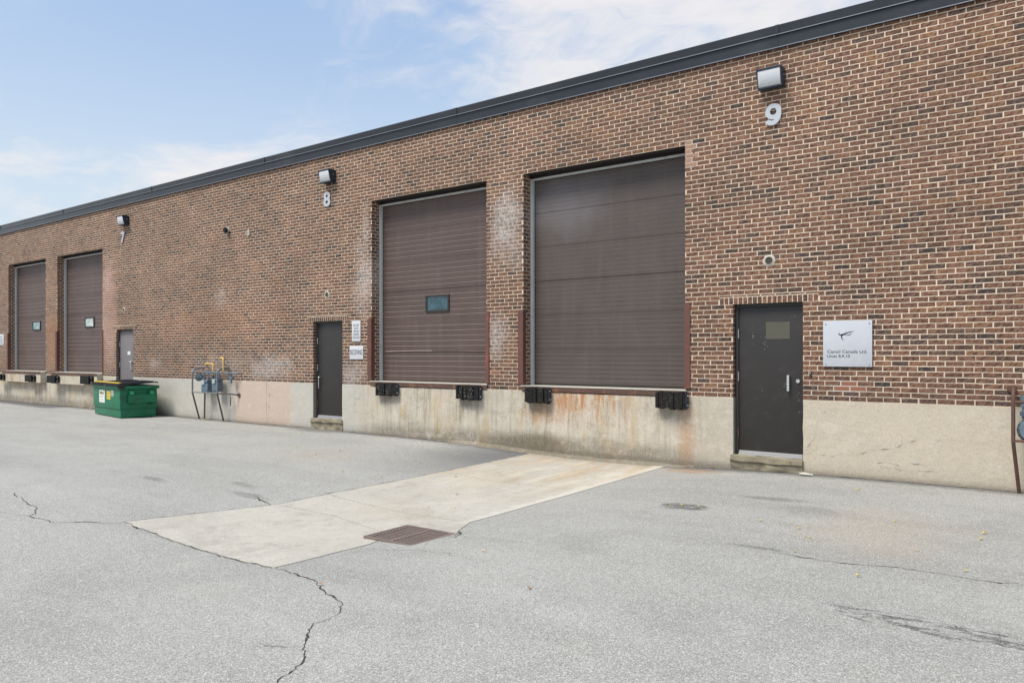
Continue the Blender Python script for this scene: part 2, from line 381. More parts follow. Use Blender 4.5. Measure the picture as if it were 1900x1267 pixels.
def doorpaint(name, col, edge):
    m, g, p, pos, X, Y, Z = newmat(name)
    n1 = g.noise(pos, 2.2, 5, .6); n2 = g.noise(g.vec(g.mul(X, 8), Y, g.mul(Z, .8)), 1.0, 5, .65); n3 = g.noise(pos, 40, 3, .7)
    c = g.mix(g.ss(n1, .3, .7, 0, .5), col, tuple(v * 1.28 + .006 for v in col))
    c = g.mix(g.ss(n2, .5, .75, 0, .10), c, tuple(v * .6 + .11 for v in edge))
    c = g.mix(g.ss(n2, .42, .28, 0, .15), c, tuple(v * .62 for v in col))
    pale_patch = g.blob(X, Z, -7.0, 4.1, 1.0, .55, n1, .5, .9)  # soft paler patch on the upper part of the near loading door
    c = g.mix(g.mul(pale_patch, .16), c, (.42, .41, .46))
    # sky-lit highlight painted into the colour of the upward-facing rib lips
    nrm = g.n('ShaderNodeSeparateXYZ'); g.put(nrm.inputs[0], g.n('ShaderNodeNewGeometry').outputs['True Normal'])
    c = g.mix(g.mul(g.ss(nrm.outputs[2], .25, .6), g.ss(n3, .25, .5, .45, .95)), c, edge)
    g.put(p.inputs['Base Color'], c); g.put(p.inputs['Roughness'], g.add(.42, g.mul(n3, .2)))
    bump(g, p, g.add(g.mul(n1, 1.0), g.mul(n3, .12)), .25, .01)
    return m
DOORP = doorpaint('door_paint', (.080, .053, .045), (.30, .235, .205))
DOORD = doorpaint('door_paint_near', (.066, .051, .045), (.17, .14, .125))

RUST = simple('rusted_steel', (.115, .050, .038), .75, 0, .35, 6, (.24, .07, .04), .5, .3, 70)
RUSTR = simple('rusted_red_steel', (.13, .055, .043), .7, 0, .35, 4, (.42, .07, .05), .9, .3, 70)
SILL = simple('sill_steel', (.09, .048, .036), .75, 0, .4, 5, (.28, .12, .05), .7, .3, 70)
LIP = simple('sill_cement', (.46, .43, .37), .9, 0, .3, 9, (.2, .17, .13), .5, .4, 60)
GALV = simple('galvanised_track', (.46, .47, .46), .5, .05, .2, 5, (.25, .24, .2), .4)
BLACKD = simple('black_door_paint', (.024, .021, .019), .45, 0, .2, 4, (.04, .037, .036), .5, .12, 14)
GREYD = simple('grey_door_paint', (.17, .155, .16), .5, 0, .12, 4, (.10, .09, .09), .4)
FRAME = simple('dark_frame_paint', (.030, .027, .025), .5, 0, .2, 5)
PRIMER = simple('filler_patch', (.082, .078, .056), .65, 0, .12, 8)
STEEL = simple('brushed_steel', (.62, .62, .62), .35, .8, .1, 8)
BLACK = simple('black_rubber', (.012, .0115, .011), .85, 0, .6, 14, (.07, .066, .055), .6, .9, 60, spec=.25)
BOLT = simple('bolt_steel', (.45, .46, .48), .45, .6, .2, 20)
VOID = simple('dark_void', (.006, .006, .006), .9)
STEP = simple('step_concrete', (.27, .235, .165), .92, 0, .35, 6, (.11, .09, .05), .7, .8, 40)
JAMB = simple('jamb_concrete', (.26, .25, .20), .92, 0, .35, 5, (.12, .11, .08), .6, .8, 40)
FASC = simple('fascia_metal', (.024, .026, .031), .30, .15, .25, .6, (.06, .065, .07), .4, .55, 1.6)
FASCL = simple('fascia_drip', (.24, .26, .29), .35, .4, .1, 2)
ALU = simple('aluminium_numeral', (.47, .49, .52), .4, .15, .05, 8)
SIGNW = simple('sign_white', (.56, .57, .59), .4, 0, .06, 5, (.42, .42, .44), .3)
CANO = simple('sign_silver', (.50, .52, .56), .38, .1, .05, 4, (.60, .61, .64), .4)
INK = simple('sign_ink', (.018, .02, .026), .6)
HOUS = simple('lamp_housing', (.020, .032, .050), .45, .2, .15, 12)
LENS = simple('lamp_lens', (.52, .54, .56), .22, 0, .12, 30, (.34, .35, .36), .4, .3, 120)
GASB = simple('meter_blue_grey', (.115, .165, .205), .5, .1, .25, 14, (.22, .24, .25), .4)
GASG = simple('guard_grey_paint', (.18, .19, .205), .5, .1, .2, 9, (.09, .07, .06), .4)
GASDK = simple('guard_leg_rusted', (.075, .062, .058), .7, .1, .3, 14, (.16, .08, .04), .5)
YEL = simple('yellow_pipe', (.62, .42, .14), .5, 0, .12, 14, (.5, .4, .25), .3)
BRNP = simple('rust_guard_pipe', (.105, .052, .036), .7, 0, .3, 8, (.055, .035, .03), .5, .2, 50)
GREEN = simple('dumpster_green', (.003, .150, .066), .5, 0, .25, 3, (.02, .055, .028), .75, .12, 12)
LIDM = simple('lid_black_plastic', (.013, .014, .020), .6, 0, .3, 9, (.07, .07, .08), .35)
YSTR = simple('yellow_strip', (.70, .48, .04), .5)
WHT = simple('sticker_white', (.66, .66, .66), .5, 0, .05, 8)
YSTK = simple('sticker_yellow', (.68, .46, .03), .5)
GRATE = simple('grate_iron', (.20, .155, .135), .62, .2, .35, 12, (.20, .15, .125), .5, .3, 90)
CRACK = simple('crack_dirt', (.045, .038, .032), .95, 0, .5, 20, (.16, .09, .05), .5)
CRACKS = simple('slab_joint_dirt', (.13, .11, .085), .95, 0, .5, 20)
WCRK = simple('wall_crack_dirt', (.17, .14, .10), .95, 0, .4, 20)
LEAFY = simple('leaf_yellow', (.62, .47, .03), .6, 0, .3, 60)
LEAFO = simple('leaf_brown', (.36, .17, .05), .7, 0, .3, 60)
ROOF = simple('roof_gravel', (.2, .19, .18), .9)
SOFF = simple('lintel_steel', (.030, .022, .020), .8, 0, .3, 7)
PATCHM = simple('patch_mortar', (.50, .46, .39), .95, 0, .15, 20, None, .2, .6, 60)
SALM = simple('salmon_brick', (.25, .105, .065), .85, 0, .2, 14, (.2, .1, .07), .4, .5, 90)
PATCHB = simple('orange_patch_brick', (.33, .19, .13), .85, 0, .15, 10, (.5, .36, .26), .3, .5, 90)
def glass(name, tint, rough=.08):
    m, g, p, pos, X, Y, Z = newmat(name)
    n = g.noise(pos, 6, 5, .7)
    g.put(p.inputs['Base Color'], g.mix(g.ss(n, .35, .7), tint, tuple(v * 2.1 + .02 for v in tint)))
    p.inputs['Roughness'].default_value = rough; p.inputs['Specular IOR Level'].default_value = .9; return m
TEAL = glass('teal_glass', (.006, .035, .048)); TEALL = glass('pale_teal_glass', (.12, .19, .20)); PALE = glass('pale_glass', (.28, .33, .32))

# ------------------------------------------------------------------ ground
def gz(x, y):
    return -.17 * math.exp(-((x + 6.1) / 2.3) ** 2) * math.exp(-((y + 4.6) / 7) ** 2)
def axis(lo, hi, flo, fhi, fine, extra=()):
    a = set(extra); v = flo
    while v < fhi: a.add(round(v, 4)); v += fine
    a.add(fhi); st = fine
    v = fhi
    while v < hi: st *= 1.5; v += st; a.add(round(min(v, hi), 3))
    st = fine; v = flo
    while v > lo: st *= 1.5; v -= st; a.add(round(max(v, lo), 3))
    return sorted(a)
HX0, HX1, HY0, HY1 = -5.375, -4.775, -5.655, -5.115
xs = axis(-400, 300, -15, 4, .25, (HX0, HX1)); ys = axis(-400, 200, -12, .5, .25, (HY0, HY1))
vs = [(x, y, gz(x, y)) for y in ys for x in xs]; nx = len(xs); fs = []
for j in range(len(ys) - 1):
    for i in range(nx - 1):
        cx, cy = (xs[i] + xs[i + 1]) / 2, (ys[j] + ys[j + 1]) / 2
        if HX0 < cx < HX1 and HY0 < cy < HY1: continue
        fs.append((j * nx + i, j * nx + i + 1, (j + 1) * nx + i + 1, (j + 1) * nx + i))
ground = tag(mesh('asphalt_yard', vs, fs, ASPH, smooth=True), 'worn light grey asphalt yard dipping gently towards a drain', kind='structure')

# concrete loading slab in four panels, laid on the asphalt
slab = tag(empty('concrete_slab', (-6.2, -3.4, -.1)), 'pale concrete slab running out from the near loading door to the drain', kind='structure')
def sheet(name, poly, mat, parent, lift, step=.22, wob=0.0):
    P = []
    for i in range(len(poly)):
        a, b = Vector(poly[i]), Vector(poly[(i + 1) % len(poly)]); n = max(1, int((b - a).length / .12))
        for k in range(n):
            q = a.lerp(b, k / n)
            if k and wob: q = q + Vector((noise.noise((q.x * 3, q.y * 3, 1.5)), noise.noise((q.x * 3, q.y * 3, 7.5)))) * wob
            P.append(q)
    bm = bmesh.new(); f = bm.faces.new([bm.verts.new((q.x, q.y, 0)) for q in P])
    if f.normal.z < 0: f.normal_flip()
    x0, x1 = min(q.x for q in P), max(q.x for q in P); y0, y1 = min(q.y for q in P), max(q.y for q in P)
    v = x0 + step
    while v < x1: bmesh.ops.bisect_plane(bm, geom=bm.verts[:] + bm.edges[:] + bm.faces[:], plane_co=(v, 0, 0), plane_no=(1, 0, 0)); v += step
    v = y0 + step
    while v < y1: bmesh.ops.bisect_plane(bm, geom=bm.verts[:] + bm.edges[:] + bm.faces[:], plane_co=(0, v, 0), plane_no=(0, 1, 0)); v += step
    bmesh.ops.triangulate(bm, faces=[q for q in bm.faces if len(q.verts) > 4])
    for q in bm.verts: q.co.z = gz(q.co.x, q.co.y) + lift
    bmesh.ops.recalc_face_normals(bm, faces=bm.faces)
    if sum(q.normal.z for q in bm.faces) < 0: bmesh.ops.reverse_faces(bm, faces=bm.faces)
    r = bmesh.ops.extrude_face_region(bm, geom=bm.faces[:])
    for q in [e for e in r['geom'] if isinstance(e, bmesh.types.BMVert)]: q.co.z += 0.0
    low = [q for q in bm.verts if q not in set(e for e in r['geom'] if isinstance(e, bmesh.types.BMVert))]
    for q in low: q.co.z -= .03
    bmesh.ops.recalc_face_normals(bm, faces=bm.faces)
    bm.verts.index_update()
    vs = [tuple(q.co) for q in bm.verts]; fs = [tuple(q.index for q in f.verts) for f in bm.faces]; bm.free()
    return mesh(name, vs, fs, mat, parent)
gapj = .006
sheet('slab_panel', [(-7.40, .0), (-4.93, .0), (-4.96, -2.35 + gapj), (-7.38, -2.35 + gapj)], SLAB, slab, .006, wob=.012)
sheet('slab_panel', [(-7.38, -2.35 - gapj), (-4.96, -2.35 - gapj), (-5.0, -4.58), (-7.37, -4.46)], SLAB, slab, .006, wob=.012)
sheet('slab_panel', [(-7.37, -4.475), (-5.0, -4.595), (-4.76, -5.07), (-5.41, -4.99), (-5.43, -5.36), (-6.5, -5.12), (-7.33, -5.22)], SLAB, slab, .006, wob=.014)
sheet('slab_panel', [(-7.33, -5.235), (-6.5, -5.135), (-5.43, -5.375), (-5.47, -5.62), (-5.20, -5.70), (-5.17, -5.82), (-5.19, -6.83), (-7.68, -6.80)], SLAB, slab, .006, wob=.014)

def crack(pts, w, mat, parent, lift=.004, name='crack', rag=.035, seg=.022):
    P = []
    for a, b in zip(pts, pts[1:]):
        a, b = Vector(a), Vector(b); n = max(2, int((b - a).length / seg))
        P += [a.lerp(b, k / n) for k in range(n)]
    P.append(Vector(pts[-1])); L = []; Rr = []
    for i, q in enumerate(P):
        d = (P[min(i + 1, len(P) - 1)] - P[max(0, i - 1)]).normalized(); nr = Vector((-d.y, d.x))
        q = q + nr * (noise.noise((q.x * 6, q.y * 6, 3.1)) * rag * 1.2 + noise.noise((q.x * 23, q.y * 23, 5)) * rag * .6 + noise.noise((q.x * 70, q.y * 70, 5)) * rag * .28)
        ww = w * .8 * max(.42, .5 + 1.5 * noise.noise((q.x * 6, q.y * 6, 9)) + .9 * noise.noise((q.x * 33, q.y * 33, 2))) * (min(1, i / 4 + .15) * min(1, (len(P) - 1 - i) / 4 + .15))
        L.append(q + nr * ww / 2); Rr.append(q - nr * ww / 2)
    n = len(P); vs = [(q.x, q.y, gz(q.x, q.y) + lift) for q in L + Rr]
    return mesh(name, vs, [(i, n + i, n + i + 1, i + 1) for i in range(n - 1)], mat, parent)
crack([(-5.19, -6.83), (-4.75, -6.88), (-4.40, -7.0), (-4.14, -7.16), (-3.95, -7.2), (-3.70, -7.43)], .016, CRACK, ground)
crack([(-3.70, -7.43), (-3.72, -7.6), (-3.45, -7.90), (-3.29, -8.0), (-3.22, -8.15), (-3.13, -8.28), (-2.95, -8.6)], .014, CRACK, ground)
crack([(-3.45, -7.90), (-3.6, -7.98), (-3.72, -8.0)], .006, CRACK, ground)
crack([(-9.9, -7.0), (-9.3, -7.12), (-8.78, -7.17), (-8.5, -7.35), (-8.15, -7.29), (-7.66, -6.82)], .016, CRACK, ground)
crack([(-9.4, -7.7), (-8.8, -7.45), (-8.4, -7.32)], .006, CRACK, ground)
crack([(-1.95, -4.42), (-1.62, -4.45), (-1.35, -4.40), (-.93, -4.31), (-.5, -4.33), (-.2, -4.26), (.3, -4.3)], .014, CRACK, ground)
crack([(-7.40, -.05), (-7.39, -2.35), (-7.38, -4.5), (-7.34, -5.24), (-7.7, -6.82)], .015, CRACK, ground, .009, rag=.016)
crack([(-7.7, -6.81), (-6.4, -6.83), (-5.18, -6.845)], .017, CRACK, ground, .009, rag=.022)
crack([(-4.80, -5.02), (-4.70, -5.10), (-4.66, -5.22), (-4.72, -5.3)], .035, CRACK, ground, .015, rag=.02)
crack([(-7.33, -5.30), (-7.45, -5.26), (-7.62, -5.25), (-7.85, -5.18)], .030, CRACK, ground, .004, rag=.03)
crack([(-5.05, -5.95), (-4.5, -5.8), (-3.9, -5.85)], .006, CRACK, ground, .004, rag=.05)
# ragged seam of dirt where asphalt meets the wall
for a, b in ((-12.2, -7.3), (-5, -.2), (-21, -13.4), (-32, -22.5)):
    crack([(a, -.035), ((a + b) / 2, -.045), (b, -.035)], .035, CRACK, ground, .006, 'seam_dirt', rag=.03, seg=.08)

# ------------------------------------------------------------------ drain grate
gx, gy, gr_ = -5.075, -5.385, 0.0; gzz = gz(gx, gy)
drain = tag(empty('storm_drain', (gx, gy, gzz)), 'rusty square iron drain grate set at the corner of the concrete slab', 'drain grate')
Mx = Matrix.Translation((gx, gy, gzz)) @ Matrix.Rotation(gr_, 4, 'Z')
b = B()
for q in ((-.325, .325, -.295, -.268), (-.325, .325, .268, .295), (-.325, -.298, -.268, .268), (.298, .325, -.268, .268)): b.box(*q, -.02, .018, M=Mx)
b.go('frame', GRATE, drain)
for k in range(3):
    xx = (-.298, -.018, .262)[k]
    B().box(xx, xx + .036, -.268, .268, -.03, .014, M=Mx).go('cross_bar', GRATE, drain)
for k in range(12):
    yy = -.250 + k * .0452
    B().box(-.296, .296, yy - .008, yy + .008, -.012, .0125, .002, M=Mx).go('bar', GRATE, drain)
b = B(); x0, x1, y0, y1 = HX0 + .001, HX1 - .001, HY0 + .001, HY1 - .001
b.raw([(x0, y0, gzz - .03), (x1, y0, gzz - .03), (x1, y1, gzz - .03), (x0, y1, gzz - .03), (x0, y0, -.9), (x1, y0, -.9), (x1, y1, -.9), (x0, y1, -.9)],
      [(0, 1, 5, 4), (1, 2, 6, 5), (2, 3, 7, 6), (3, 0, 4, 7), (4, 5, 6, 7)])
b.go('pit', VOID, drain)

# ------------------------------------------------------------------ the warehouse
WX0, WX1 = -46.0, 7.0
BZ, CH, BL = .985, .0667, .2
TOPZ = 5.86
house = tag(empty('brick_warehouse', (-15, .0, 0)), 'long low brown brick warehouse with dark metal roof edge and concrete base', 'building')
BAYS = [(-29.66, -26.66), (-25.83, -22.83), (-11.42, -8.44), (-7.63, -4.65)]
DZ = 4.718
MDOORS = [(-22.01, -21.04), (-13.26, -12.31), (-3.92, -2.945)]
MZ = 2.319
MZB = [.22, .22, .155]
MY = .0035     # mortar plane
# mortar bed with the openings cut out
cuts = sorted([(a, b, -1, DZ) for a, b in BAYS] + [(a, b, -1, MZ) for a, b in MDOORS])
b = B(); cur = WX0
def quad(b, x0, x1, z0, z1, y): b.raw([(x0, y, z0), (x1, y, z0), (x1, y, z1), (x0, y, z1)], [(0, 1, 2, 3)])
for a, c_, z0, z1 in cuts:
    quad(b, cur, a, .95, TOPZ, MY); quad(b, a, c_, z1, TOPZ, MY); cur = c_
quad(b, cur, WX1, .95, TOPZ, MY)
RD = .20
for a, c_ in BAYS:   # side reveals
    b.raw([(a + .0, MY, .95), (a, .30, .95), (a, .30, DZ), (a, MY, DZ)], [(0, 1, 2, 3)])
    b.raw([(c_, MY, .95), (c_, .30, .95), (c_, .30, DZ), (c_, MY, DZ)], [(3, 2, 1, 0)])
for a, c_ in MDOORS:
    b.raw([(a, MY, .9), (a, .12, .9), (a, .12, MZ), (a, MY, MZ)], [(0, 1, 2, 3)])
    b.raw([(c_, MY, .9), (c_, .12, .9), (c_, .12, MZ), (c_, MY, MZ)], [(3, 2, 1, 0)])
b.go('mortar_bed', MORTAR, house)

# bricks: a chamfered slab standing 8 mm proud of the mortar
def brickgeo(x0, x1, z0, z1, yf=0.0, tl=0.0):
    e = .0028; v = []
    for (dx, y) in ((0, MY + .004), (0, yf + .0015), (e, yf)):
        v += [(x0 + dx, y, z0 + dx + tl), (x1 - dx, y, z0 + dx - tl), (x1 - dx, y, z1 - dx - tl), (x0 + dx, y, z1 - dx + tl)]
    f = [(8, 9, 10, 11)]
    for k in (0, 4):
        for i in range(4): f.append((k + i, k + (i + 1) % 4, k + 4 + (i + 1) % 4, k + 4 + i))
    return v, f
def pr(x, z):
    A = R(53.355); d = CAMD; zc = d * math.sin(A) - x * math.cos(A); xc = d * math.cos(A) + x * math.sin(A)
    return 950 + 1400 * xc / zc, 659 + 1400 * (CAMH - z) / zc
J = .0128
SALMON_CELLS = []
def isalm(x, z): return (-2.60 < x < -2.33 and 1.165 < z < 1.2) or False
bricks = []
vent_holes = [(-3.403, 2.905, .052), (-12.794, 2.88, .05), (-21.56, 2.871, .05)]
for r in range(73):
    z0 = BZ + r * CH + J / 2; z1 = z0 + CH - J
    if z0 > 5.845: break
    zc = (z0 + z1) / 2
    off = (0 if r % 2 else .1) + (.013 * math.sin(r * 1.7) if r % 5 else 0.02 * math.sin(r))
    blocked = []
    for a, c_ in BAYS:
        if zc < DZ: blocked.append((a, c_))
        if zc < 1.07: pass
    for a, c_ in MDOORS:
        if zc < MZ: blocked.append((a, c_))
        elif zc < MZ + .12: blocked.append((a - .2, c_ + .2))
    blocked.sort()
    segs = []; cur = WX0
    for a, c_ in blocked: segs.append((cur, a)); cur = c_
    segs.append((cur, WX1))
    # the movement joint above the near loading door
    out = []
    for s0, s1 in segs:
        if s0 < -4.645 < s1 and zc > DZ: out += [(s0, -4.652), (-4.642, s1)]
        else: out.append((s0, s1))
    ph = -4.65
    for s0, s1 in out:
        rowlock = MZ < zc < MZ + .1
        k = math.floor((s0 - ph - off) / BL) - 1
        x = ph + off + k * BL
        while x < s1:
            jx = random.uniform(-.0035, .0035); a = max(x + J / 2 + jx, s0 + (.0 if s0 > WX0 else 0)); c_ = min(x + BL - J / 2 + random.uniform(-.003, .003), s1)
            if c_ - a > .022:
                bz1 = z1
                if rowlock and zc + CH / 2 > MZ + .1: pass
                bricks.append([a, c_, z0 + random.uniform(-.001, .001), bz1 + random.uniform(-.001, .001), random.uniform(-.0012, .0008), r])
            x += BL
# the half course left over the rowlock lintels is filled with thin bricks by clipping
for a, c_ in MDOORS:
    z0 = MZ + .1 + J / 2; z1 = BZ + 22 * CH - J / 2
    x = a - .2
    while x < c_ + .2 - .02:
        bricks.append([x + J / 2, min(x + BL - J / 2, c_ + .2), z0 + .0, z1, random.uniform(-.001, .001), 21]); x += BL
# bricks of the repaired spots are built separately below
def repaired(bk):
    cx, cz = (bk[0] + bk[1]) / 2, (bk[2] + bk[3]) / 2
    if abs(cz - (BZ + 3.5 * CH)) < .02 and -2.50 < cx < -2.30: return 'salmon_brick'
    if abs(cz - (BZ + 2.5 * CH)) < .02 and -2.62 < cx < -2.22: return 'salmon_brick'
    if -4.65 < cx < -4.47 and 4.66 < cz < 4.79: return 'orange_brick'
    if -4.65 < cx < -4.53 and 4.36 < cz < 4.66: return 'orange_brick'
    if abs(cz - 1.27) < .03 and -8.35 < cx < -8.15: return 'salmon_brick'
    return None
def hole(bk):
    for hx, hz, hr in vent_holes:
        if bk[0] < hx + hr * .55 and bk[1] > hx - hr * .55 and bk[2] < hz + hr * .4 and bk[3] > hz - hr * .4: return True
    return False
scored = []
for i, bk in enumerate(bricks):
    rp = repaired(bk)
    if rp: bk.append(rp); continue
    bk.append(None)
    u0, v0 = pr(bk[0], bk[2]); u1, v1 = pr(bk[1], bk[3])
    if -5 < min(u0, u1) and max(u0, u1) < 1905 and min(v0, v1) > -3: scored.append(((u1 - u0) * (v0 - v1), i))
scored.sort(reverse=True)
single = set(i for _, i in scored[:290])

def tone_for(x, z, r):
    t = random.random()
    k = noise.noise((x * .9, z * 3.1, 2.0)) * .55 + noise.noise((x * .28, z * .9, 8.0)) * .35
    t = .5 + (t - .5) * .74 + k * .34
    # single rows and runs of burnt bricks
    if random.random() < .028: t = random.uniform(0, .07)
    if noise.noise((x * 1.3, r * 9.3, 5.0)) > .5 and random.random() < .6: t = random.uniform(.01, .14)
    if z < 1.13: t *= .55
    if x < -12 and 1.4 < z < 2.4 and random.random() < .3: t = random.uniform(.04, .16)
    return min(.995, max(.0, t))
V = []; F = []; T = []
proto = {}
for i, bk in enumerate(bricks):
    a, c_, z0, z1, yf, r, rp = bk
    if rp:
        mt = SALM if rp == 'salmon_brick' else PATCHB
        v, f = brickgeo(a, c_, z0, z1, yf - .001); o = mesh('brick', v, f, mt, house)
        o['label'] = 'salmon red replacement brick' if rp == 'salmon_brick' else 'pale orange patched brick'
        continue
    if i in single:
        L = round((c_ - a) * 500) / 500; key = L
        if key not in proto:
            v, f = brickgeo(-L / 2, L / 2, -(CH - J) / 2, (CH - J) / 2, 0)
            me = bpy.data.meshes.new('brick'); me.from_pydata(v, [], f); me.materials.append(BRICK1); me.update(); proto[key] = me
        o = bpy.data.objects.new('brick', proto[key]); C.objects.link(o); o.parent = house
        o.location = Vector(((a + c_) / 2, yf, (z0 + z1) / 2)) - org(house)
        continue
    if hole(bk):
        # brick cut around a vent pipe: keep the longer stub
        hx = min(vent_holes, key=lambda h: abs(h[0] - (a + c_) / 2)); l = hx[0] - .055; rr_ = hx[0] + .055
        parts = [(a, l), (rr_, c_)]
        for s0, s1 in parts:
            if s1 - s0 > .02:
                v, f = brickgeo(s0, s1, z0, z1, yf); n = len(V); V += v; F += [tuple(j + n for j in q) for q in f]; T += [tone_for(s0, z0, r)] * len(f)
        continue
    v, f = brickgeo(a, c_, z0, z1, yf, random.uniform(-.0008, .0008)); n = len(V); V += v; F += [tuple(j + n for j in q) for q in f]
    T += [tone_for((a + c_) / 2, (z0 + z1) / 2, r)] * len(f)
# returns of the brickwork into the openings (left and right jambs)
def reveal(xe, sgn, depth, z_hi, courses0=0):
    r = 0
    while True:
        z0 = BZ + r * CH + J / 2; z1 = z0 + CH - J
        if z1 > z_hi + .01: break
        cutsy = [(.0, .1 - J / 2), (.1 + J / 2, depth)] if r % 2 else [(.0, min(.165, depth))] + ([(.175, depth)] if depth > .19 else [])
        for y0, y1 in cutsy:
            e = .0025; pr_ = .005 * sgn
            y0 += .004
            v = [(xe, y0, z0), (xe, y1, z0), (xe, y1, z1), (xe, y0, z1), (xe + pr_, y0 + e, z0 + e), (xe + pr_, y1 - e, z0 + e), (xe + pr_, y1 - e, z1 - e), (xe + pr_, y0 + e, z1 - e)]
            f = [(4, 5, 6, 7)] + [(i, (i + 1) % 4, 4 + (i + 1) % 4, 4 + i) for i in range(4)]
            if sgn < 0: f = [q[::-1] for q in f]
            n = len(V); V.extend(v); F.extend([tuple(j + n for j in q) for q in f]); T.extend([tone_for(xe + y0, z0, r)] * len(f))
        r += 1
for a, c_ in BAYS: reveal(a, 1, RD, DZ); reveal(c_, -1, RD, DZ)
for a, c_ in MDOORS: reveal(a, 1, .095, MZ); reveal(c_, -1, .095, MZ)
# rowlock lintels above the far entry doors go into the facing; those of the near door are parts
for di, (a, c_) in enumerate(MDOORS):
    n_ = 20; x = a - .2; w_ = (c_ - a + .4) / n_
    for k in range(n_):
        v, f = brickgeo(x + J / 2, x + w_ - J / 2, MZ + .003, MZ + .1 - J / 2, random.uniform(-.002, .001))
        if di == 2:
            mesh('lintel_brick', v, f, BRICK1, house)
        else:
            n = len(V); V += v; F += [tuple(j + n for j in q) for q in f]; T += [tone_for(x, MZ, 3)] * len(f)
        x += w_
fac = mesh('brick_facing', V, F, BRICK, house); fac['kind'] = 'stuff'
at = fac.data.attributes.new('tone', 'FLOAT', 'FACE'); at.data.foreach_set('value', T)

# movement joint
B().box(-4.6505, -4.6435, .001, MY + .004, DZ + .02, TOPZ - .03).go('movement_joint', simple('joint_sealant', (.20, .17, .15), .8), house)
# grey mortar smeared round the repairs
def smear(name, pts, y=.0005, mat=PATCHM):
    bm = bmesh.new(); P = []
    for i in range(len(pts)):
        a, c_ = Vector(pts[i]), Vector(pts[(i + 1) % len(pts)]); n = max(1, int((c_ - a).length / .02))
        for k in range(n):
            q = a.lerp(c_, k / n); q += Vector((noise.noise((q.x * 25, q.y * 25, 2)), noise.noise((q.x * 25, q.y * 25, 6)))) * .012; P.append(q)
    f = bm.faces.new([bm.verts.new((q.x, y, q.y)) for q in P]); bmesh.ops.triangulate(bm, faces=[f])
    bm.verts.index_update(); vs = [tuple(q.co) for q in bm.verts]; fs = [tuple(q.index for q in f.verts) for f in bm.faces]; bm.free()
    return mesh(name, vs, fs, mat, house)
smear('repair_mortar', [(-2.64, 1.105), (-2.17, 1.11), (-2.19, 1.19), (-2.27, 1.19), (-2.28, 1.26), (-2.53, 1.262), (-2.55, 1.19), (-2.65, 1.185)], .0012)
smear('repair_mortar', [(-4.648, 4.33), (-4.52, 4.35), (-4.50, 4.45), (-4.53, 4.62), (-4.43, 4.66), (-4.40, 4.75), (-4.45, 4.80), (-4.648, 4.79)], .0012)
def wallcrack(pts, w, mat=CRACK, name='wall_crack', y=-.0135, rag=.02):
    P = []
    for a, b in zip(pts, pts[1:]):
        a, b = Vector(a), Vector(b); n = max(2, int((b - a).length / .025)); P += [a.lerp(b, k / n) for k in range(n)]
    L = []; Q = []
    for i, q in enumerate(P):
        d = (P[min(i + 1, len(P) - 1)] - P[max(0, i - 1)]).normalized(); nr = Vector((-d.y, d.x))
        q = q + nr * (noise.noise((q.x * 9, q.y * 9, 3.1)) * rag + noise.noise((q.x * 40, q.y * 40, 5)) * rag * .7)
        ww = w * max(.12, .25 + 2.4 * noise.noise((q.x * 11, q.y * 11, 9)))
        L.append(q + nr * ww / 2); Q.append(q - nr * ww / 2)
    n = len(P); return mesh(name, [(q.x, y, q.y) for q in L + Q], [(i, n + i, n + i + 1, i + 1) for i in range(n - 1)], mat, house)

# roof edge: two-step metal fascia in lengths, plus roof deck
fx = [WX0, -35.1, -30.2, -25.3, -19.95, -14.93, -9.11, -3.27, 2.6, WX1]
for a, c_ in zip(fx, fx[1:]):
    a += .0015; c_ -= .0015; b = B()
    prof = [(-.035, 5.832), (-.040, 5.838), (-.040, 5.995), (-.062, 5.999), (-.062, 6.008), (-.050, 6.012), (-.060, 6.128), (-.050, 6.138), (.32, 6.15), (.32, 5.832)]
    n = len(prof); v = [(x, y, z) for x in (a, c_) for y, z in prof]
    f = [(i, i + n, (i + 1) % n + n, (i + 1) % n) for i in range(n)] + [tuple(range(n)), tuple(range(2 * n - 1, n - 1, -1))]
    o = b.raw(v, f).go('fascia_panel', FASC, house)
    s_ = B().box(a, c_, -.0655, -.0605, 5.9985, 6.0085).go('drip_edge', FASCL, o)
    s2 = B().box(a, c_, -.0475, -.0365, 5.827, 5.8375).go('drip_edge', FASCL, o)
    c2_ = B().box(c_ - .03, c_ + .02, -.0665, -.0505, 6.014, 6.135).go('seam_cover', FASC, o)
B().box(WX0, WX1, .33, 30, 5.7, 6.05).go('roof_deck', ROOF, house)
B().box(WX0, WX1, .0, .9, TOPZ - .01, 5.99).go('parapet_core', VOID, house)
b = B().box(WX0, WX0 + .3, .31, 30, -.3, 5.69); b.box(WX1 - .3, WX1, .31, 30, -.3, 5.69); b.box(WX0, WX1, 30.01, 30.3, -.3, 6.04)
b.go('rear_wall', simple('rear_block', (.28, .2, .16), .9), house)

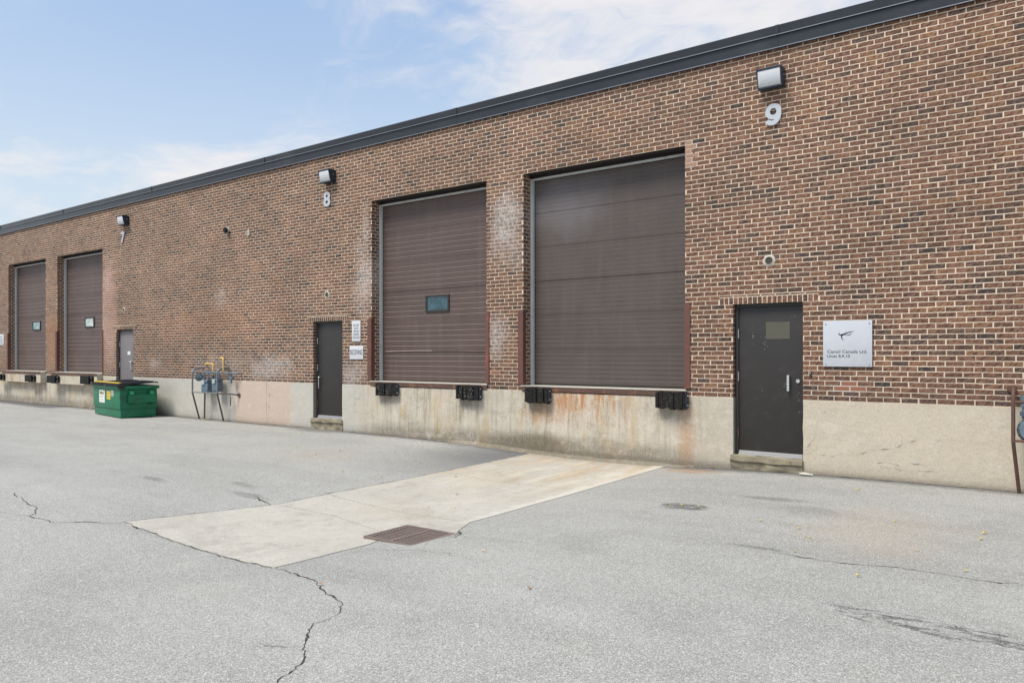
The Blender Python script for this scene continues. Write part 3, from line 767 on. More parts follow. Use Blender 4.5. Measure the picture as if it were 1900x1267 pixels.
# concrete foundation between the entry doors, front face subdivided for a ragged top
def foundation(x0, x1, first):
    nx_ = max(2, int((x1 - x0) / .06)); zs = [-.5, -.12, 0, .15, .3, .45, .6, .75, .9, .99]
    v = []; f = []
    for i in range(nx_ + 1):
        x = x0 + (x1 - x0) * i / nx_
        inb = any(a + .02 < x < c_ - .02 for a, c_ in BAYS)
        for z in zs:
            zz_ = z
            if z == .99: zz_ = (.962 if inb else .983) + noise.noise((x * 5, 1, 2)) * .006 + noise.noise((x * 23, 1, 2)) * .004
            y = -.006 + noise.noise((x * 1.3, z * 2, 4)) * .004 + noise.noise((x * 6, z * 6, 4)) * .0025
            if i in (0, nx_): y += .003 + abs(noise.noise((x, z * 12, 1))) * .01; 
            xx = x + ((noise.noise((3, z * 14, 1)) * .008) if i in (0, nx_) else 0)
            v.append((xx, y, zz_))
    n = len(zs)
    for i in range(nx_):
        for k in range(n - 1): f.append((i * n + k, (i + 1) * n + k, (i + 1) * n + k + 1, i * n + k + 1))
    m0 = len(v)
    for i in range(nx_ + 1): v.append((x0 + (x1 - x0) * i / nx_, .25, v[i * n + n - 1][2]))
    for i in range(nx_): f.append((i * n + n - 1, (i + 1) * n + n - 1, m0 + i + 1, m0 + i))
    k0 = len(v); v += [(x0, .25, -.5), (x1, .25, -.5)]
    f.append(tuple([k for k in range(n)][::-1] + [k0, m0])[::-1]); f.append(tuple([nx_ * n + k for k in range(n)] + [m0 + nx_, k0 + 1])[::-1])
    return mesh('foundation_wall', v, f, CONC, house)
foundation(WX0, MDOORS[0][0], 0); foundation(MDOORS[0][1], -14.93, 1); foundation(-14.922, MDOORS[1][0], 1); foundation(MDOORS[1][1], MDOORS[2][0], 2); foundation(MDOORS[2][1], WX1, 3)
B().box(-14.929, -14.923, .0, .2, -.3, .97).go('construction_joint', CRACK, house)

for pts, w_ in (([(-2.93, .25), (-2.75, .27), (-2.6, .24), (-2.46, .29), (-2.2, .31), (-2.07, .37), (-1.8, .42), (-1.575, .54)], .010), ([(-2.88, .66), (-2.78, .60), (-2.80, .45), (-2.90, .33)], .007),
                ([(-2.8, .36), (-2.6, .40), (-2.4, .485)], .005), ([(-1.6, .54), (-1.1, .56), (-.67, .568)], .003), ([(-1.98, .17), (-1.7, .14), (-1.3, .16)], .008), ([(-2.5, .48), (-2.35, .50)], .010),
                ([(-3.93, .66), (-4.2, .52), (-4.45, .50)], .004), ([(-14.85, .93), (-14.80, .6), (-14.84, .3), (-14.86, -.02)], .014), ([(-14.78, .70), (-14.55, .62), (-14.2, .60)], .007), ([(-11.95, .70), (-11.6, .705)], .007),
                ([(-5.65, .75), (-5.62, .4), (-5.66, .1)], .006), ([(-9.6, .9), (-9.58, .4), (-9.6, .1)], .003), ([(-5.9, .5), (-5.5, .25), (-5.1, .12)], .004), ([(-8.1, .8), (-8.08, .3)], .003)):
    wallcrack(pts, w_ * .55, WCRK)
for pts, w_ in (([(-2.02, .22), (-1.9, .24), (-1.75, .20)], .022), ([(-1.62, .26), (-1.5, .24), (-1.42, .20)], .03), ([(-1.72, .15), (-1.6, .13)], .02), ([(-11.9, .85), (-11.92, .35)], .010), ([(-11.65, .8), (-11.66, .4)], .008), ([(-12.1, .7), (-12.12, .5)], .01), ([(-8.0, .35), (-8.01, .1)], .012), ([(-7.85, .3), (-7.86, .12)], .010), ([(-7.6, .28), (-7.61, .08)], .009)):
    wallcrack(pts, w_, PATCHM, 'lime_run', -.0132, .008)
# low cement fillet at the foot of the dock wall
b = B(); n_ = 60; v = []
for i in range(n_ + 1):
    x = -9.6 + 5.1 * i / n_; k = min(1, i / 8, (n_ - i) / 8); h = .055 * k + .012 * noise.noise((x * 4, 1, 1)); dd = (.085 + .02 * noise.noise((x * 3, 5, 1))) * k
    v += [(x, -.004, gz(x, 0) + max(.012, h)), (x, -.03 - dd * .4, gz(x, 0) + max(.012, h) * .75), (x, -.032 - dd, gz(x, 0) - .01)]
b.raw(v, [(3 * i + k, 3 * i + 3 + k, 3 * i + 4 + k, 3 * i + 1 + k) for i in range(n_) for k in (0, 1)]); b.go('cement_fillet', CONC, house, True)

# ------------------------------------------------------------------ loading doors
def ribbed(x0, x1, z0, z1, y, pitch, lip, depth):
    prof = []; n = max(1, round((z1 - z0) / pitch)); p_ = (z1 - z0) / n
    prof.append((y + .007, z0)); prof.append((y, z0 + .004))
    for k in range(1, n):
        zc = z0 + k * p_
        prof += [(y, zc - lip), (y + depth, zc + lip * .1), (y + depth, zc + lip * .3), (y, zc + lip * .6)]
    prof += [(y, z1 - .005), (y + .009, z1 - .001), (y + .05, z1 - .001), (y + .05, z0)]
    m_ = len(prof)
    v = [(x, a, b_) for x in (x0, x1) for a, b_ in prof]
    f = [(i, i + m_, (i + 1) % m_ + m_, (i + 1) % m_) for i in range(m_)] + [tuple(range(m_)), tuple(range(2 * m_ - 1, m_ - 1, -1))]
    return v, f
def sq_frame(b, x0, x1, z0, z1, y0, y1, t):
    b.box(x0, x1, y0, y1, z0, z0 + t, .003); b.box(x0, x1, y0, y1, z1 - t, z1, .003); b.box(x0, x0 + t, y0 + .001, y1 - .001, z0 + t, z1 - t); b.box(x1 - t, x1, y0 + .001, y1 - .001, z0 + t, z1 - t)
DSPEC = [(.121, .0085, .0075, DOORP, (-28.34, -27.72, 2.43, 2.74), TEALL, 'brown ribbed loading door at the far left end, small window'),
         (.121, .0085, .0075, DOORP, (-24.52, -23.92, 2.44, 2.76), PALE, 'brown ribbed loading door behind the dumpster, pale window'),
         (.0990, .0075, .007, DOORP, (-10.17, -9.56, 2.43, 2.76), TEAL, 'brown ribbed loading door with teal window and dented bottom'),
         (.0742, .0045, .004, DOORD, None, None, 'brown loading door with fine ribs and no window')]
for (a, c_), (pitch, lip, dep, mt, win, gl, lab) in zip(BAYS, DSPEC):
    y = .275 if win is None else .27
    d = empty('loading_door', (a + 1.5, y, 1.07), house); d['label'] = lab
    x0, x1 = a + .055, c_ + .0
    zb = 1.10 if win is None else 1.085; nsec = 6; top = 4.66; z = zb
    h_ = (top - zb) / nsec
    if win is None: h_ = .592
    k = 0
    while z < top - .02:
        z1 = min(z + h_, 4.80)
        v, f = ribbed(x0, x1, z + .0007, z1 - .0007, y + (.0025 * ((k * 7) % 3 - 1)), pitch, lip, dep)
        # slight bow and dents in the metal
        if win and a > -12 and k == 1:
            pass
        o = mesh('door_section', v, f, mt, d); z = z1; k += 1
    B().box(x0, x1, y - .004, y + .05, 1.072, zb - .002).go('bottom_seal', FRAME, d)
    if win:
        wx0, wx1, wz0, wz1 = win; b = B(); sq_frame(b, wx0, wx1, wz0, wz1, y - .022, y + .004, .035); b.go('window_frame', FRAME, d)
        B().box(wx0 + .034, wx1 - .034, y - .006, y + .003, wz0 + .034, wz1 - .034).go('window_pane', gl, d)
    # track angles at the left and the top of the recess
    b = B(); b.box(a + .008, a + .05, RD - .002, RD + .05, 1.072, 4.66, .002); b.box(a + .052, a + .062, RD + .012, RD + .06, 1.072, 4.655)
    b.go('door_track', GALV, d)
    B().box(a + .008, c_ - .002, RD + .005, RD + .045, 4.628, 4.662, .002).go('head_track', GALV, d)
    # recess backing and steel lintel
    B().box(a - .02, c_ + .02, .012, .36, DZ + .002, DZ + .012).go('steel_lintel', SOFF, d)
    B().box(a, c_, .255, .30, 4.663, DZ + .001).go('head_plate', SOFF, d)
    b = B(); b.box(a - .05, c_ + .05, .34, .36, .9, 4.9); b.go('recess_backing', VOID, d)
    B().box(a - .001, a + .012, RD + .002, .28, 1.0, DZ).go('jamb_plate', FRAME, d)
    # sill: steel channel with a pale cement lip
    B().box(a - .02, c_ + .02, -.020, .34, .975, 1.052, .003).go('sill_channel', SILL, d)
    B().box(a - .04, c_ + .03, -.026, .35, 1.0535, 1.071, .003).go('sill_lip', LIP, d)

# dents in the second last door: a bright crease and a curled bottom corner
b = B(); yy = .262
pts = [(-11.30, 1.66), (-10.9, 1.668), (-10.4, 1.675), (-10.0, 1.672), (-9.5, 1.676), (-9.0, 1.668), (-8.5, 1.668)]
for (xa, za), (xb, zb_) in zip(pts, pts[1:]):
    w0 = .012 if xa < -10.2 else .005
    b.raw([(xa, yy, za - w0), (xb, yy, zb_ - w0), (xb, yy - .012, zb_), (xa, yy - .012, za), (xb, yy + .004, zb_ + w0), (xa, yy + .004, za + w0)], [(0, 1, 2, 3), (3, 2, 4, 5)])
b.go('dented_crease', DOORP, [o for o in C.objects if o.name.startswith('loading_door') and o['label'].endswith('dented bottom')][0])

# corner guards (steel angle wrapped round the brick corners)
def guard(xe, sgn, z1, mt, leg=.10, y_in=.07, z0=1.09):
    t = .008; b = B()
    xo = xe - sgn * leg
    b.box(min(xo, xe + sgn * t), max(xo, xe + sgn * t), -.018, -.010, z0, z1, .002)
    b.box(min(xe + sgn * .004, xe + sgn * (.004 + t)), max(xe + sgn * .004, xe + sgn * (.004 + t)), -.0095, y_in, z0, z1 - .001)
    return b.go('corner_guard', mt, house)
guard(-29.66, 1, 2.36, RUST); guard(-25.83, 1, 2.34, RUST); guard(-22.83, -1, 2.34, RUSTR, .05)
guard(-11.42, 1, 2.33, RUST, .11); guard(-8.44, -1, 2.38, RUSTR, .065); guard(-7.63, 1, 2.37, RUST, .10); guard(-4.65, -1, 2.36, RUST, .085)

# projecting dock ledges below the two far bays
for a, c_ in BAYS[:2]:
    b = B(); b.box(a - .02, c_ + .03, -.17, -.008, .70, 1.045, .006); b.go('dock_ledge', CONC, house)
    B().box(a - .02, c_ + .03, -.180, -.172, .975, 1.05).go('ledge_angle', SILL, house)

# ------------------------------------------------------------------ entry doors
def entry(i, paint, label, steel=True):
    a, c_ = MDOORS[i]; zb = MZB[i]; y = .085
    d = empty('entry_door', ((a + c_) / 2, y, zb), house); d['label'] = label
    b = B(); b.box(a + .012, a + .055, y - .012, y + .06, zb + .03, MZ - .045, .003); b.box(c_ - .022, c_ - .002, y - .012, y + .06, zb + .03, MZ - .045, .003); b.box(a + .002, c_ - .002, y - .012, y + .06, MZ - .044, MZ - .002, .003)
    b.go('door_frame', FRAME, d)
    leaf = autosmooth(B().box(a + .058, c_ - .025, y + .006, y + .05, zb + .05, MZ - .048, .003).go('door_leaf', paint, d))
    B().box(a + .056, c_ - .024, y - .02, y + .05, zb + .012, zb + .036, .003).go('threshold', STEEL, d)
    B().box(a + .06, c_ - .03, y - .001, y + .005, zb + .040, zb + .075).go('door_sweep', STEEL if i == 2 else BOLT, d)
    B().box(a - .03, c_ + .03, .15, .17, -.1, MZ + .05).go('recess_backing', VOID, d)
    # concrete cheeks of the opening and steel angle overhead
    b = B(); b.box(a - .001, a + .010, -.0, .14, -.3, .975 + .0, 0); b.go('jamb_cheek', JAMB, d)
    B().box(a - .06, c_ + .06, .010, .14, MZ - .0015, MZ + .006).go('lintel_angle', SOFF, d)
    for hz in (MZ - .42, (zb + MZ) / 2 + .05, zb + .33):
        B().cyl((a + .052, y - .006, hz - .065), (a + .052, y - .006, hz + .065), .008, n=8).go('hinge', BOLT if hz > .6 else RUST, d)
    return d
e9 = entry(2, BLACKD, 'black steel door with olive filler patch and pull handle')
e8 = entry(1, BLACKD, 'plain black steel door with a pull handle on its left')
e7 = entry(0, GREYD, 'grey steel door with lever handle behind the dumpster')
def pull(x, z, L, parent, y=.09, mt=STEEL):
    b = B(); b.tube([(x, y, z + L / 2), (x, y - .045, z + L / 2), (x, y - .045, z - L / 2), (x, y, z - L / 2)], .010, 8, .02)
    autosmooth(b.go('pull_handle', mt, parent))
b = B(); b.box(-3.172, -3.140, .030, .040, 1.095, 1.315, .003); b.box(-3.170, -3.142, .040, .088, 1.100, 1.116); b.box(-3.170, -3.142, .040, .088, 1.294, 1.310); b.go('pull_handle', STEEL, e9)
autosmooth(B().cyl((-3.035, .093, 1.235), (-3.035, .074, 1.235), .026, n=20).go('lock_cylinder', STEEL, e9))
b = B(); P0 = (-3.47, 1.83); 
b.box(-3.475, -3.145, .0865, .0895, 1.815, 2.055, .0); b.go('filler_patch', PRIMER, e9)
# chips of old paint and tape left on the near door
b = B(); random.seed(21)
for (cx, cz, sx, sz, n) in ((-3.66, 1.86, .006, .10, 12), (-3.50, 1.74, .02, .05, 9), (-3.10, 2.13, .02, .02, 5), (-3.22, 1.2, .012, .03, 6), (-3.05, 1.05, .03, .05, 9), (-3.0, .85, .02, .06, 6), (-3.4, 1.0, .25, .5, 4)):
    for k in range(n):
        x = cx + random.gauss(0, sx); z = cz + random.gauss(0, sz); s = random.uniform(.0008, .0028)
        b.raw([(x - s, .0905, z - s * 1.6), (x + s, .0905, z - s), (x + s * .7, .0905, z + s * 1.8), (x - s, .0905, z + s)], [(0, 1, 2, 3)])
ch = b.go('paint_chips', simple('chip_white', (.5, .5, .5), .6), e9); ch['kind'] = 'stuff'
pull(-13.13, 1.0, .24, e8)
b = B(); b.box(-21.40, -21.22, .055, .068, 1.40, 1.425); b.tube([(-21.25, .09, 1.42), (-21.25, .04, 1.40), (-21.24, .04, 1.16), (-21.24, .09, 1.14)], .014, 8, .02); b.go('pull_handle', STEEL, e7)
B().box(-21.52, -21.36, .084, .0905, 1.60, 1.70).go('sticker', WHT, e7)

# broken concrete steps below the entry doors
def step(a, c_, z1, dep):
    bm = bmesh.new(); bmesh.ops.create_cube(bm, size=1)
    for q in bm.verts: q.co = Vector(((a + c_) / 2 + q.co.x * (c_ - a), (-dep + .14) / 2 + q.co.y * (dep + .14), (z1 - .25) / 2 + q.co.z * (z1 + .25)))
    bmesh.ops.subdivide_edges(bm, edges=bm.edges[:], cuts=16, use_grid_fill=True)
    for q in bm.verts:
        n_ = noise.noise_vector((q.co.x * 7, q.co.y * 7, q.co.z * 9)); edge = (q.co.z > z1 - .02) or q.co.y < -dep + .01
        q.co += Vector((n_.x, n_.y, n_.z)) * (.016 if edge else .008)
        if q.co.y < -dep + .03 and q.co.z < z1 - .085: q.co.y += .03 + .03 * noise.noise((q.co.x * 9, q.co.z * 9, 3))
    bm.verts.index_update(); vs = [tuple(q.co) for q in bm.verts]; fs = [tuple(q.index for q in f.verts) for f in bm.faces]; bm.free()
    return mesh('door_step', vs, fs, STEP, house)
step(MDOORS[2][0] - .02, MDOORS[2][1] + .005, .165, .045); step(MDOORS[1][0] - .03, MDOORS[1][1] + .02, .23, .05); step(MDOORS[0][0], MDOORS[0][1], .23, .03)

# ------------------------------------------------------------------ dock bumpers
def bumper(x0, x1, z0, z1, label, y0=0.0, lam=0, dep=.11, bolts=True, worn=False):
    o = tag(empty('dock_bumper', ((x0 + x1) / 2, y0, z0)), label, 'dock bumper', 'rubber dock bumpers under the loading doors')
    random.seed(int(abs(x0) * 100)); b = B()
    if lam:
        x = x0 + .02; w_ = (x1 - x0 - .04) / lam
        for k in range(lam):
            d = dep + random.uniform(-.022, .012); zz0 = z0 + random.uniform(-.018, .012); zz1 = z1 - random.uniform(0, .016)
            b.box(x + .0007, x + w_ - .0007, y0 - d, y0 - .009, zz0, zz1); x += w_
        b.go('rubber_laminate', BLACK, o)
        b = B(); b.box(x0, x0 + .012, y0 - dep + .02, y0 - .008, z0 + .01, z1 - .01); b.box(x1 - .012, x1, y0 - dep + .02, y0 - .008, z0 + .01, z1 - .01); b.go('end_plate', HOUS, o)
        if worn:
            b = B()
            for k in range(48):
                x = random.uniform(x0 + .08, x1 - .12); z = random.uniform(z0 + .02, z1 - .04); s = random.uniform(.002, .008)
                yv = y0 - dep - .0135
                b.raw([(x - s, yv, z - s * .6), (x + s, yv, z - s), (x + s * .6, yv, z + s), (x - s * .5, yv, z + s * 1.3)], [(0, 1, 2, 3)])
            q = b.go('worn_flecks', simple('fleck_pale', (.20, .20, .19), .8), o); q['kind'] = 'stuff'
    else:
        autosmooth(b.box(x0, x1 - .10, y0 - dep, y0 - .008, z0, z1, .008).go('rubber_block', BLACK, o))
        B().box(x1 - .098, x1, y0 - .05, y0 - .008, z0 + .012, z1 - .012, .004).go('mounting_flange', BLACK, o)
    if bolts:
        for zf in (.22, .78):
            z = z0 + (z1 - z0) * zf; xx = x1 - .05 if not lam else x1 - .001
            if lam: b = B().cyl((x1 - .002, y0 - .055, z), (x1 + .012, y0 - .055, z), .014, n=8)
            else: b = B().cyl((xx, y0 - .048, z), (xx, y0 - .066, z), .017, n=8)
            b.go('bolt', BOLT, o)
    return o
yl_ = -.173
bumper(-30.05, -29.42, .73, .95, 'black rubber bumper at the left edge of the photo, left end of its ledge', yl_)
bumper(-27.55, -26.95, .73, .95, 'black rubber bumper above a rust stain, right end of the far left ledge', yl_)
bumper(-25.90, -25.22, .73, .96, 'black rubber bumper at the left end of the ledge beside the dumpster', yl_)
bumper(-23.62, -22.98, .74, .98, 'black rubber bumper partly hidden behind the dumpster lid', yl_)
bumper(-11.20, -10.62, .80, 1.035, 'worn laminated bumper with pale flecks, nearest the receiving sign', -.02, 13, .10, worn=True)
bumper(-9.08, -8.52, .79, 1.04, 'laminated rubber bumper under the right corner of the ribbed door with a window', -.02, 13, .10, worn=True)
bumper(-7.52, -7.03, .79, 1.045, 'laminated rubber bumper at the left end of the rust stained dock', -.02, 12, .11)
bumper(-5.08, -4.58, .795, 1.045, 'laminated rubber bumper with two bolts, nearest the near black door', -.02, 13, .12)

# ------------------------------------------------------------------ lettering
def text(body, x0, x1, z0, z1, y, thick, mat, name, parent=None, bold=0.0, loc=None):
    cu = bpy.data.curves.new('t', 'FONT'); cu.body = body; cu.size = 1; cu.extrude = .02; cu.offset = bold; cu.align_x = 'LEFT'; cu.resolution_u = 5
    t = bpy.data.objects.new('t', cu); C.objects.link(t); bpy.context.view_layer.update()
    me = bpy.data.meshes.new_from_object(t.evaluated_get(bpy.context.evaluated_depsgraph_get()))
    bpy.data.objects.remove(t); bpy.data.curves.remove(cu)
    X_ = [v.co.x for v in me.vertices]; Y_ = [v.co.y for v in me.vertices]; a, b_, c_, d_ = min(X_), max(X_), min(Y_), max(Y_)
    v = [(x0 + (q.co.x - a) / (b_ - a) * (x1 - x0), y + (-thick if q.co.z > 0 else 0), z0 + (q.co.y - c_) / (d_ - c_) * (z1 - z0)) for q in me.vertices]
    f = [tuple(p_.vertices) for p_ in me.polygons]; bpy.data.meshes.remove(me)
    return mesh(name, v, f, mat, parent, loc=loc)
def stroke(P, w, y0, y1, closed=False):
    n = len(P); v = []
    for i in range(n):
        a = Vector(P[(i - 1) % n if closed else max(0, i - 1)]); c_ = Vector(P[(i + 1) % n if closed else min(n - 1, i + 1)]); d = (c_ - a).normalized(); nr = Vector((-d.y, d.x)); q = Vector(P[i])
        for s_ in (1, -1):
            r_ = q + nr * w / 2 * s_
            v += [(r_.x, y0, r_.y), (r_.x, y1, r_.y)]
    f = []
    for i in range(n if closed else n - 1):
        j = (i + 1) % n; a, c_ = 4 * i, 4 * j
        f += [(a, a + 2, c_ + 2, c_), (a + 1, c_ + 1, c_ + 3, a + 3), (a, c_, c_ + 1, a + 1), (a + 2, a + 3, c_ + 3, c_ + 2)]
    if not closed: f += [(0, 1, 3, 2), (4 * n - 4, 4 * n - 2, 4 * n - 1, 4 * n - 3)]
    return v, f
def nine():
    cx, cz, rx, rz = -3.338, 4.965, .077, .078; b = B()
    b.raw(*stroke([(cx + rx * math.cos(t), cz + rz * math.sin(t)) for t in [2 * math.pi * k / 36 for k in range(36)]], .064, -.028, -.012, True))
    P = [(cx + rx * math.cos(t), cz + .02 + (rz - .02) * math.sin(t)) for t in [1.1 - k * .2 for k in range(6)]]
    E_ = [(cx + .078, cz - .04), (cx + .070, cz - .085), (cx + .05, cz - .125), (cx + .02, cz - .15), (cx - .015, cz - .158), (cx - .045, cz - .152), (cx - .075, cz - .135), (cx - .088, cz - .118)]
    b.raw(*stroke(P + E_, .066, -.0287, -.0125))
    o = b.go('unit_number', ALU, None, loc=(cx, -.012, 4.9)); tag(o, 'silver numeral 9 on the brick below the near wall lamp', 'unit number', 'unit numbers on the wall')
nine()
for d_, x0, x1, lab in (('8', -12.885, -12.665, 'silver numeral 8 on the brick below the middle wall lamp'), ('7', -21.69, -21.47, 'silver numeral 7 on the brick below the far left wall lamp')):
    o = text(d_, x0, x1, 4.755, 5.075, -.012, .016, ALU, 'unit_number', None, .028, ((x0 + x1) / 2, -.012, 4.9)); tag(o, lab, 'unit number', 'unit numbers on the wall')

def bars(b, x0, x1, z, h, y, t=.0015): b.box(x0, x1, y - t, y, z, z + h)
# company sign
sg = tag(empty('company_sign', (-2.378, -.02, 1.74)), 'square silver sign reading Canoil Canada Ltd. with a black swoosh emblem', 'sign')
sx0, sx1, sz0, sz1 = -2.679, -2.076, 1.440, 2.043
autosmooth(B().box(sx0, sx1, -.028, -.020, sz0, sz1, .003).go('sign_plate', CANO, sg))
for x in (sx0 + .035, sx1 - .035):
    for z in (sz0 + .035, sz1 - .035):
        B().cyl((x, -.0285, z), (x, -.036, z), .009, n=12).go('screw', BOLT, sg); B().cyl((x, .0, z), (x, -.0205, z), .007, n=8).go('standoff', BOLT, sg)
def su(u): return sx0 + u * (sx1 - sx0)
def sv(v): return sz0 + v * (sz1 - sz0)
text('Canoil Canada Ltd.', su(.09), su(.905), sv(.296), sv(.362), -.0285, .001, INK, 'lettering', sg, .003)
text('Units 8,9,10', su(.09), su(.555), sv(.188), sv(.262), -.0285, .001, INK, 'lettering', sg, .003)
def crescent(pts, ws):
    v = []; n = len(pts)
    for i, (u, w_) in enumerate(zip(pts, ws)):
        a = Vector(pts[max(0, i - 1)]); c_ = Vector(pts[min(n - 1, i + 1)]); d = (c_ - a).normalized(); nr = Vector((-d.y, d.x)); q = Vector(u)
        for s_ in (1, -1): r_ = q + nr * w_ * s_; v.append((su(r_.x), -.0298, sv(r_.y)))
    return v, [(2 * i, 2 * i + 1, 2 * i + 3, 2 * i + 2) for i in range(n - 1)]
b = B()
b.raw(*crescent([(.35, .735), (.325, .72), (.335, .70), (.37, .69), (.42, .70), (.50, .735), (.58, .757), (.648, .77)], [.004, .007, .010, .013, .018, .012, .007, .001]))
b.raw(*crescent([(.40, .70), (.385, .67), (.387, .63), (.405, .60), (.425, .57)], [.016, .013, .011, .008, .001]))
b.raw(*crescent([(.58, .745), (.578, .71), (.545, .688), (.50, .682), (.45, .69)], [.002, .006, .007, .006, .002]))
b.go('emblem', INK, sg)

def idling(x0, x1, z0, z1, lab):
    s = tag(empty('idling_sign', ((x0 + x1) / 2, -.01, z0)), lab, 'sign')
    autosmooth(B().box(x0, x1, -.014, -.010, z0, z1, .0015).go('sign_plate', SIGNW, s))
    ls = ['DO NOT', 'LEAVE', 'TRUCKS', 'IDLING', '7am-7am']; h = z1 - z0; ww = [.70, .48, .68, .60, .78]
    for k, (t, w_) in enumerate(zip(ls, ww)):
        zc = z1 - h * (.22 + k * .145); m_ = (x0 + x1) / 2; hw = (x1 - x0) * w_ / 2; hh = h * (.06 if k == 0 else .045)
        text(t, m_ - hw, m_ + hw, zc - hh, zc + hh, -.0145, .001, INK, 'lettering', s, .004)
idling(-11.995, -11.735, 1.875, 2.30, 'tall narrow white sign reading DO NOT LEAVE TRUCKS IDLING, above the receiving sign')
idling(-30.62, -30.02, 1.95, 2.33, 'white no idling sign cut off by the left edge of the photo')
s = tag(empty('receiving_sign', (-11.86, -.01, 1.5)), 'white sign reading RECEIVING between a black door and a loading door', 'sign')
autosmooth(B().box(-12.065, -11.655, -.014, -.010, 1.505, 1.785, .0015).go('sign_plate', SIGNW, s))
text('RECEIVING', -12.045, -11.675, 1.60, 1.705, -.0145, .001, INK, 'lettering', s, .006)

# ------------------------------------------------------------------ wall lamps
def lamp(cx, zc, lab, k=1.0):
    o = tag(empty('wall_lamp', (cx, 0, zc)), lab, 'wall lamp', 'wall pack lamps above the unit numbers')
    w_ = .165; z0, z1 = zc - .125, zc + .125; D_ = .20
    # housing: back box, hood and two shaped cheeks
    b = B(); b.box(cx - w_, cx + w_, -.085, -.0, z0 + .02, z1, .006)
    b.box(cx - w_ - .004, cx + w_ + .004, -D_, .0, z1 - .016, z1 + .006, .004)
    for sx in (-1, 1):
        xa, xb = (cx + sx * (w_ - .012), cx + sx * (w_ + .004)); xa, xb = min(xa, xb), max(xa, xb)
        pf = [(0, z0), (-.06, z0 - .006), (-.135, z0 + .014), (-D_, z1 - .03), (-D_, z1 - .014), (0, z1 - .014)]
        n = len(pf); v = [(x, y, z) for x in (xa, xb) for y, z in pf]
        b.raw(v, [(i, (i + 1) % n, (i + 1) % n + n, i + n) for i in range(n)] + [tuple(range(n))[::-1], tuple(range(n, 2 * n))])
    b.box(cx - w_, cx + w_, -.14, -.02, z0 - .008, z0 + .012, .003)
    autosmooth(b.go('housing', HOUS, o))
    pf = [(-.08, z0 + .013), (-.140, z0 + .016), (-.165, z0 + .055), (-D_ + .010, z1 - .035), (-D_ + .018, z1 - .018), (-.08, z1 - .018)]
    xa, xb = cx - w_ + .014, cx + w_ - .014; n = len(pf); v = [(x, y, z) for x in (xa, xb) for y, z in pf]
    autosmooth(B().raw(v, [(i, (i + 1) % n, (i + 1) % n + n, i + n) for i in range(n)] + [tuple(range(n))[::-1], tuple(range(n, 2 * n))]).go('lens', LENS, o), 50)
    B().cyl((cx + w_ + .004, -.07, zc + .03), (cx + w_ + .009, -.07, zc + .03), .012, n=10).go('conduit_plug', BOLT, o)
lamp(-3.35, 5.40, 'large dark wall lamp above the number 9')
lamp(-12.68, 5.37, 'dark wall lamp with glass lens above the number 8')
lamp(-21.42, 5.37, 'small looking dark wall lamp above the number 7')

# small wall things
def vent(x, z, r, lab):
    o = tag(empty('vent_pipe', (x, 0, z)), lab, 'vent pipe', 'cut off pipes above the entry doors')
    n = 28; v = []; f = []
    for i in range(n):
        t = 2 * math.pi * i / n; jit = 1.38 + .28 * noise.noise((math.cos(t) * 2 + x, math.sin(t) * 2, z)) + (.12 if i % 5 == 0 else 0)
        for rr_, y in ((r, -.006), (r * 1.12, -.009), (r * jit, -.001)): v.append((x + math.cos(t) * rr_, y, z + math.sin(t) * rr_))
    for i in range(n):
        j = (i + 1) % n
        for k in (0, 1): f.append((i * 3 + k, i * 3 + k + 1, j * 3 + k + 1, j * 3 + k))
    mesh('mortar_collar', v, f, PATCHM, o)
    b = B(); 
    for k in range(20):
        t0, t1 = 2 * math.pi * k / 20, 2 * math.pi * (k + 1) / 20
        p_ = [(x + math.cos(t) * q, z + math.sin(t) * q) for t in (t0, t1) for q in (r, r * .88)]
        b.raw([(p_[0][0], -.014, p_[0][1]), (p_[1][0], -.014, p_[1][1]), (p_[3][0], -.014, p_[3][1]), (p_[2][0], -.014, p_[2][1]),
               (p_[0][0], .004, p_[0][1]), (p_[2][0], .004, p_[2][1]), (p_[1][0], .03, p_[1][1]), (p_[3][0], .03, p_[3][1])], [(0, 1, 2, 3), (0, 3, 5, 4), (1, 2, 7, 6)])
    b.go('pipe_rim', PATCHM, o)
    B().cyl((x, -.004, z), (x, .02, z), r * .90, n=20).go('pipe_bore', simple('bore_dark', (.05, .045, .035), .8), o)
vent(-3.403, 2.905, .060, 'round cut off pipe in white mortar above the black door with the filler patch')
vent(-12.794, 2.88, .060, 'round capped pipe in mortar above the plain black door')
vent(-21.56, 2.871, .055, 'small round pipe end above the grey door')
o = tag(empty('exhaust_vent', (-16.46, 0, 4.62)), 'small black round flue hood high on the brick between lamps 7 and 8', 'flue vent')
autosmooth(B().cyl((-16.44, .0, 4.62), (-16.44, -.05, 4.615), .075, .07, 18).go('flange', GALV, o))
autosmooth(B().cyl((-16.44, -.05, 4.615), (-16.45, -.11, 4.605), .060, .062, 18).go('hood', BLACK, o))
B().box(-16.40, -16.35, -.04, .0, 4.53, 4.57, .004).go('bracket', SOFF, o)
o = tag(empty('cable_box', (-15.60, 0, 4.47)), 'tiny cream box on the brick to the right of the black flue', 'junction box')
B().box(-15.65, -15.55, -.03, .0, 4.41, 4.53, .004).go('cover', LIP, o); B().cyl((-15.60, -.03, 4.465), (-15.60, -.036, 4.465), .012, n=8).go('knockout', VOID, o); B().cyl((-15.60, -.010, 4.53), (-15.60, -.010, 4.62), .006, n=6).go('cable', LIP, o)
o = tag(empty('bell_button', (-2.845, 0, 1.335)), 'tiny door bell push on the brick right of the near black door', 'door bell')
B().box(-2.860, -2.832, -.016, .0, 1.298, 1.370, .003).go('bell_plate', FRAME, o); B().cyl((-2.846, -.016, 1.350), (-2.846, -.022, 1.350), .008, n=10).go('button', STEEL, o)

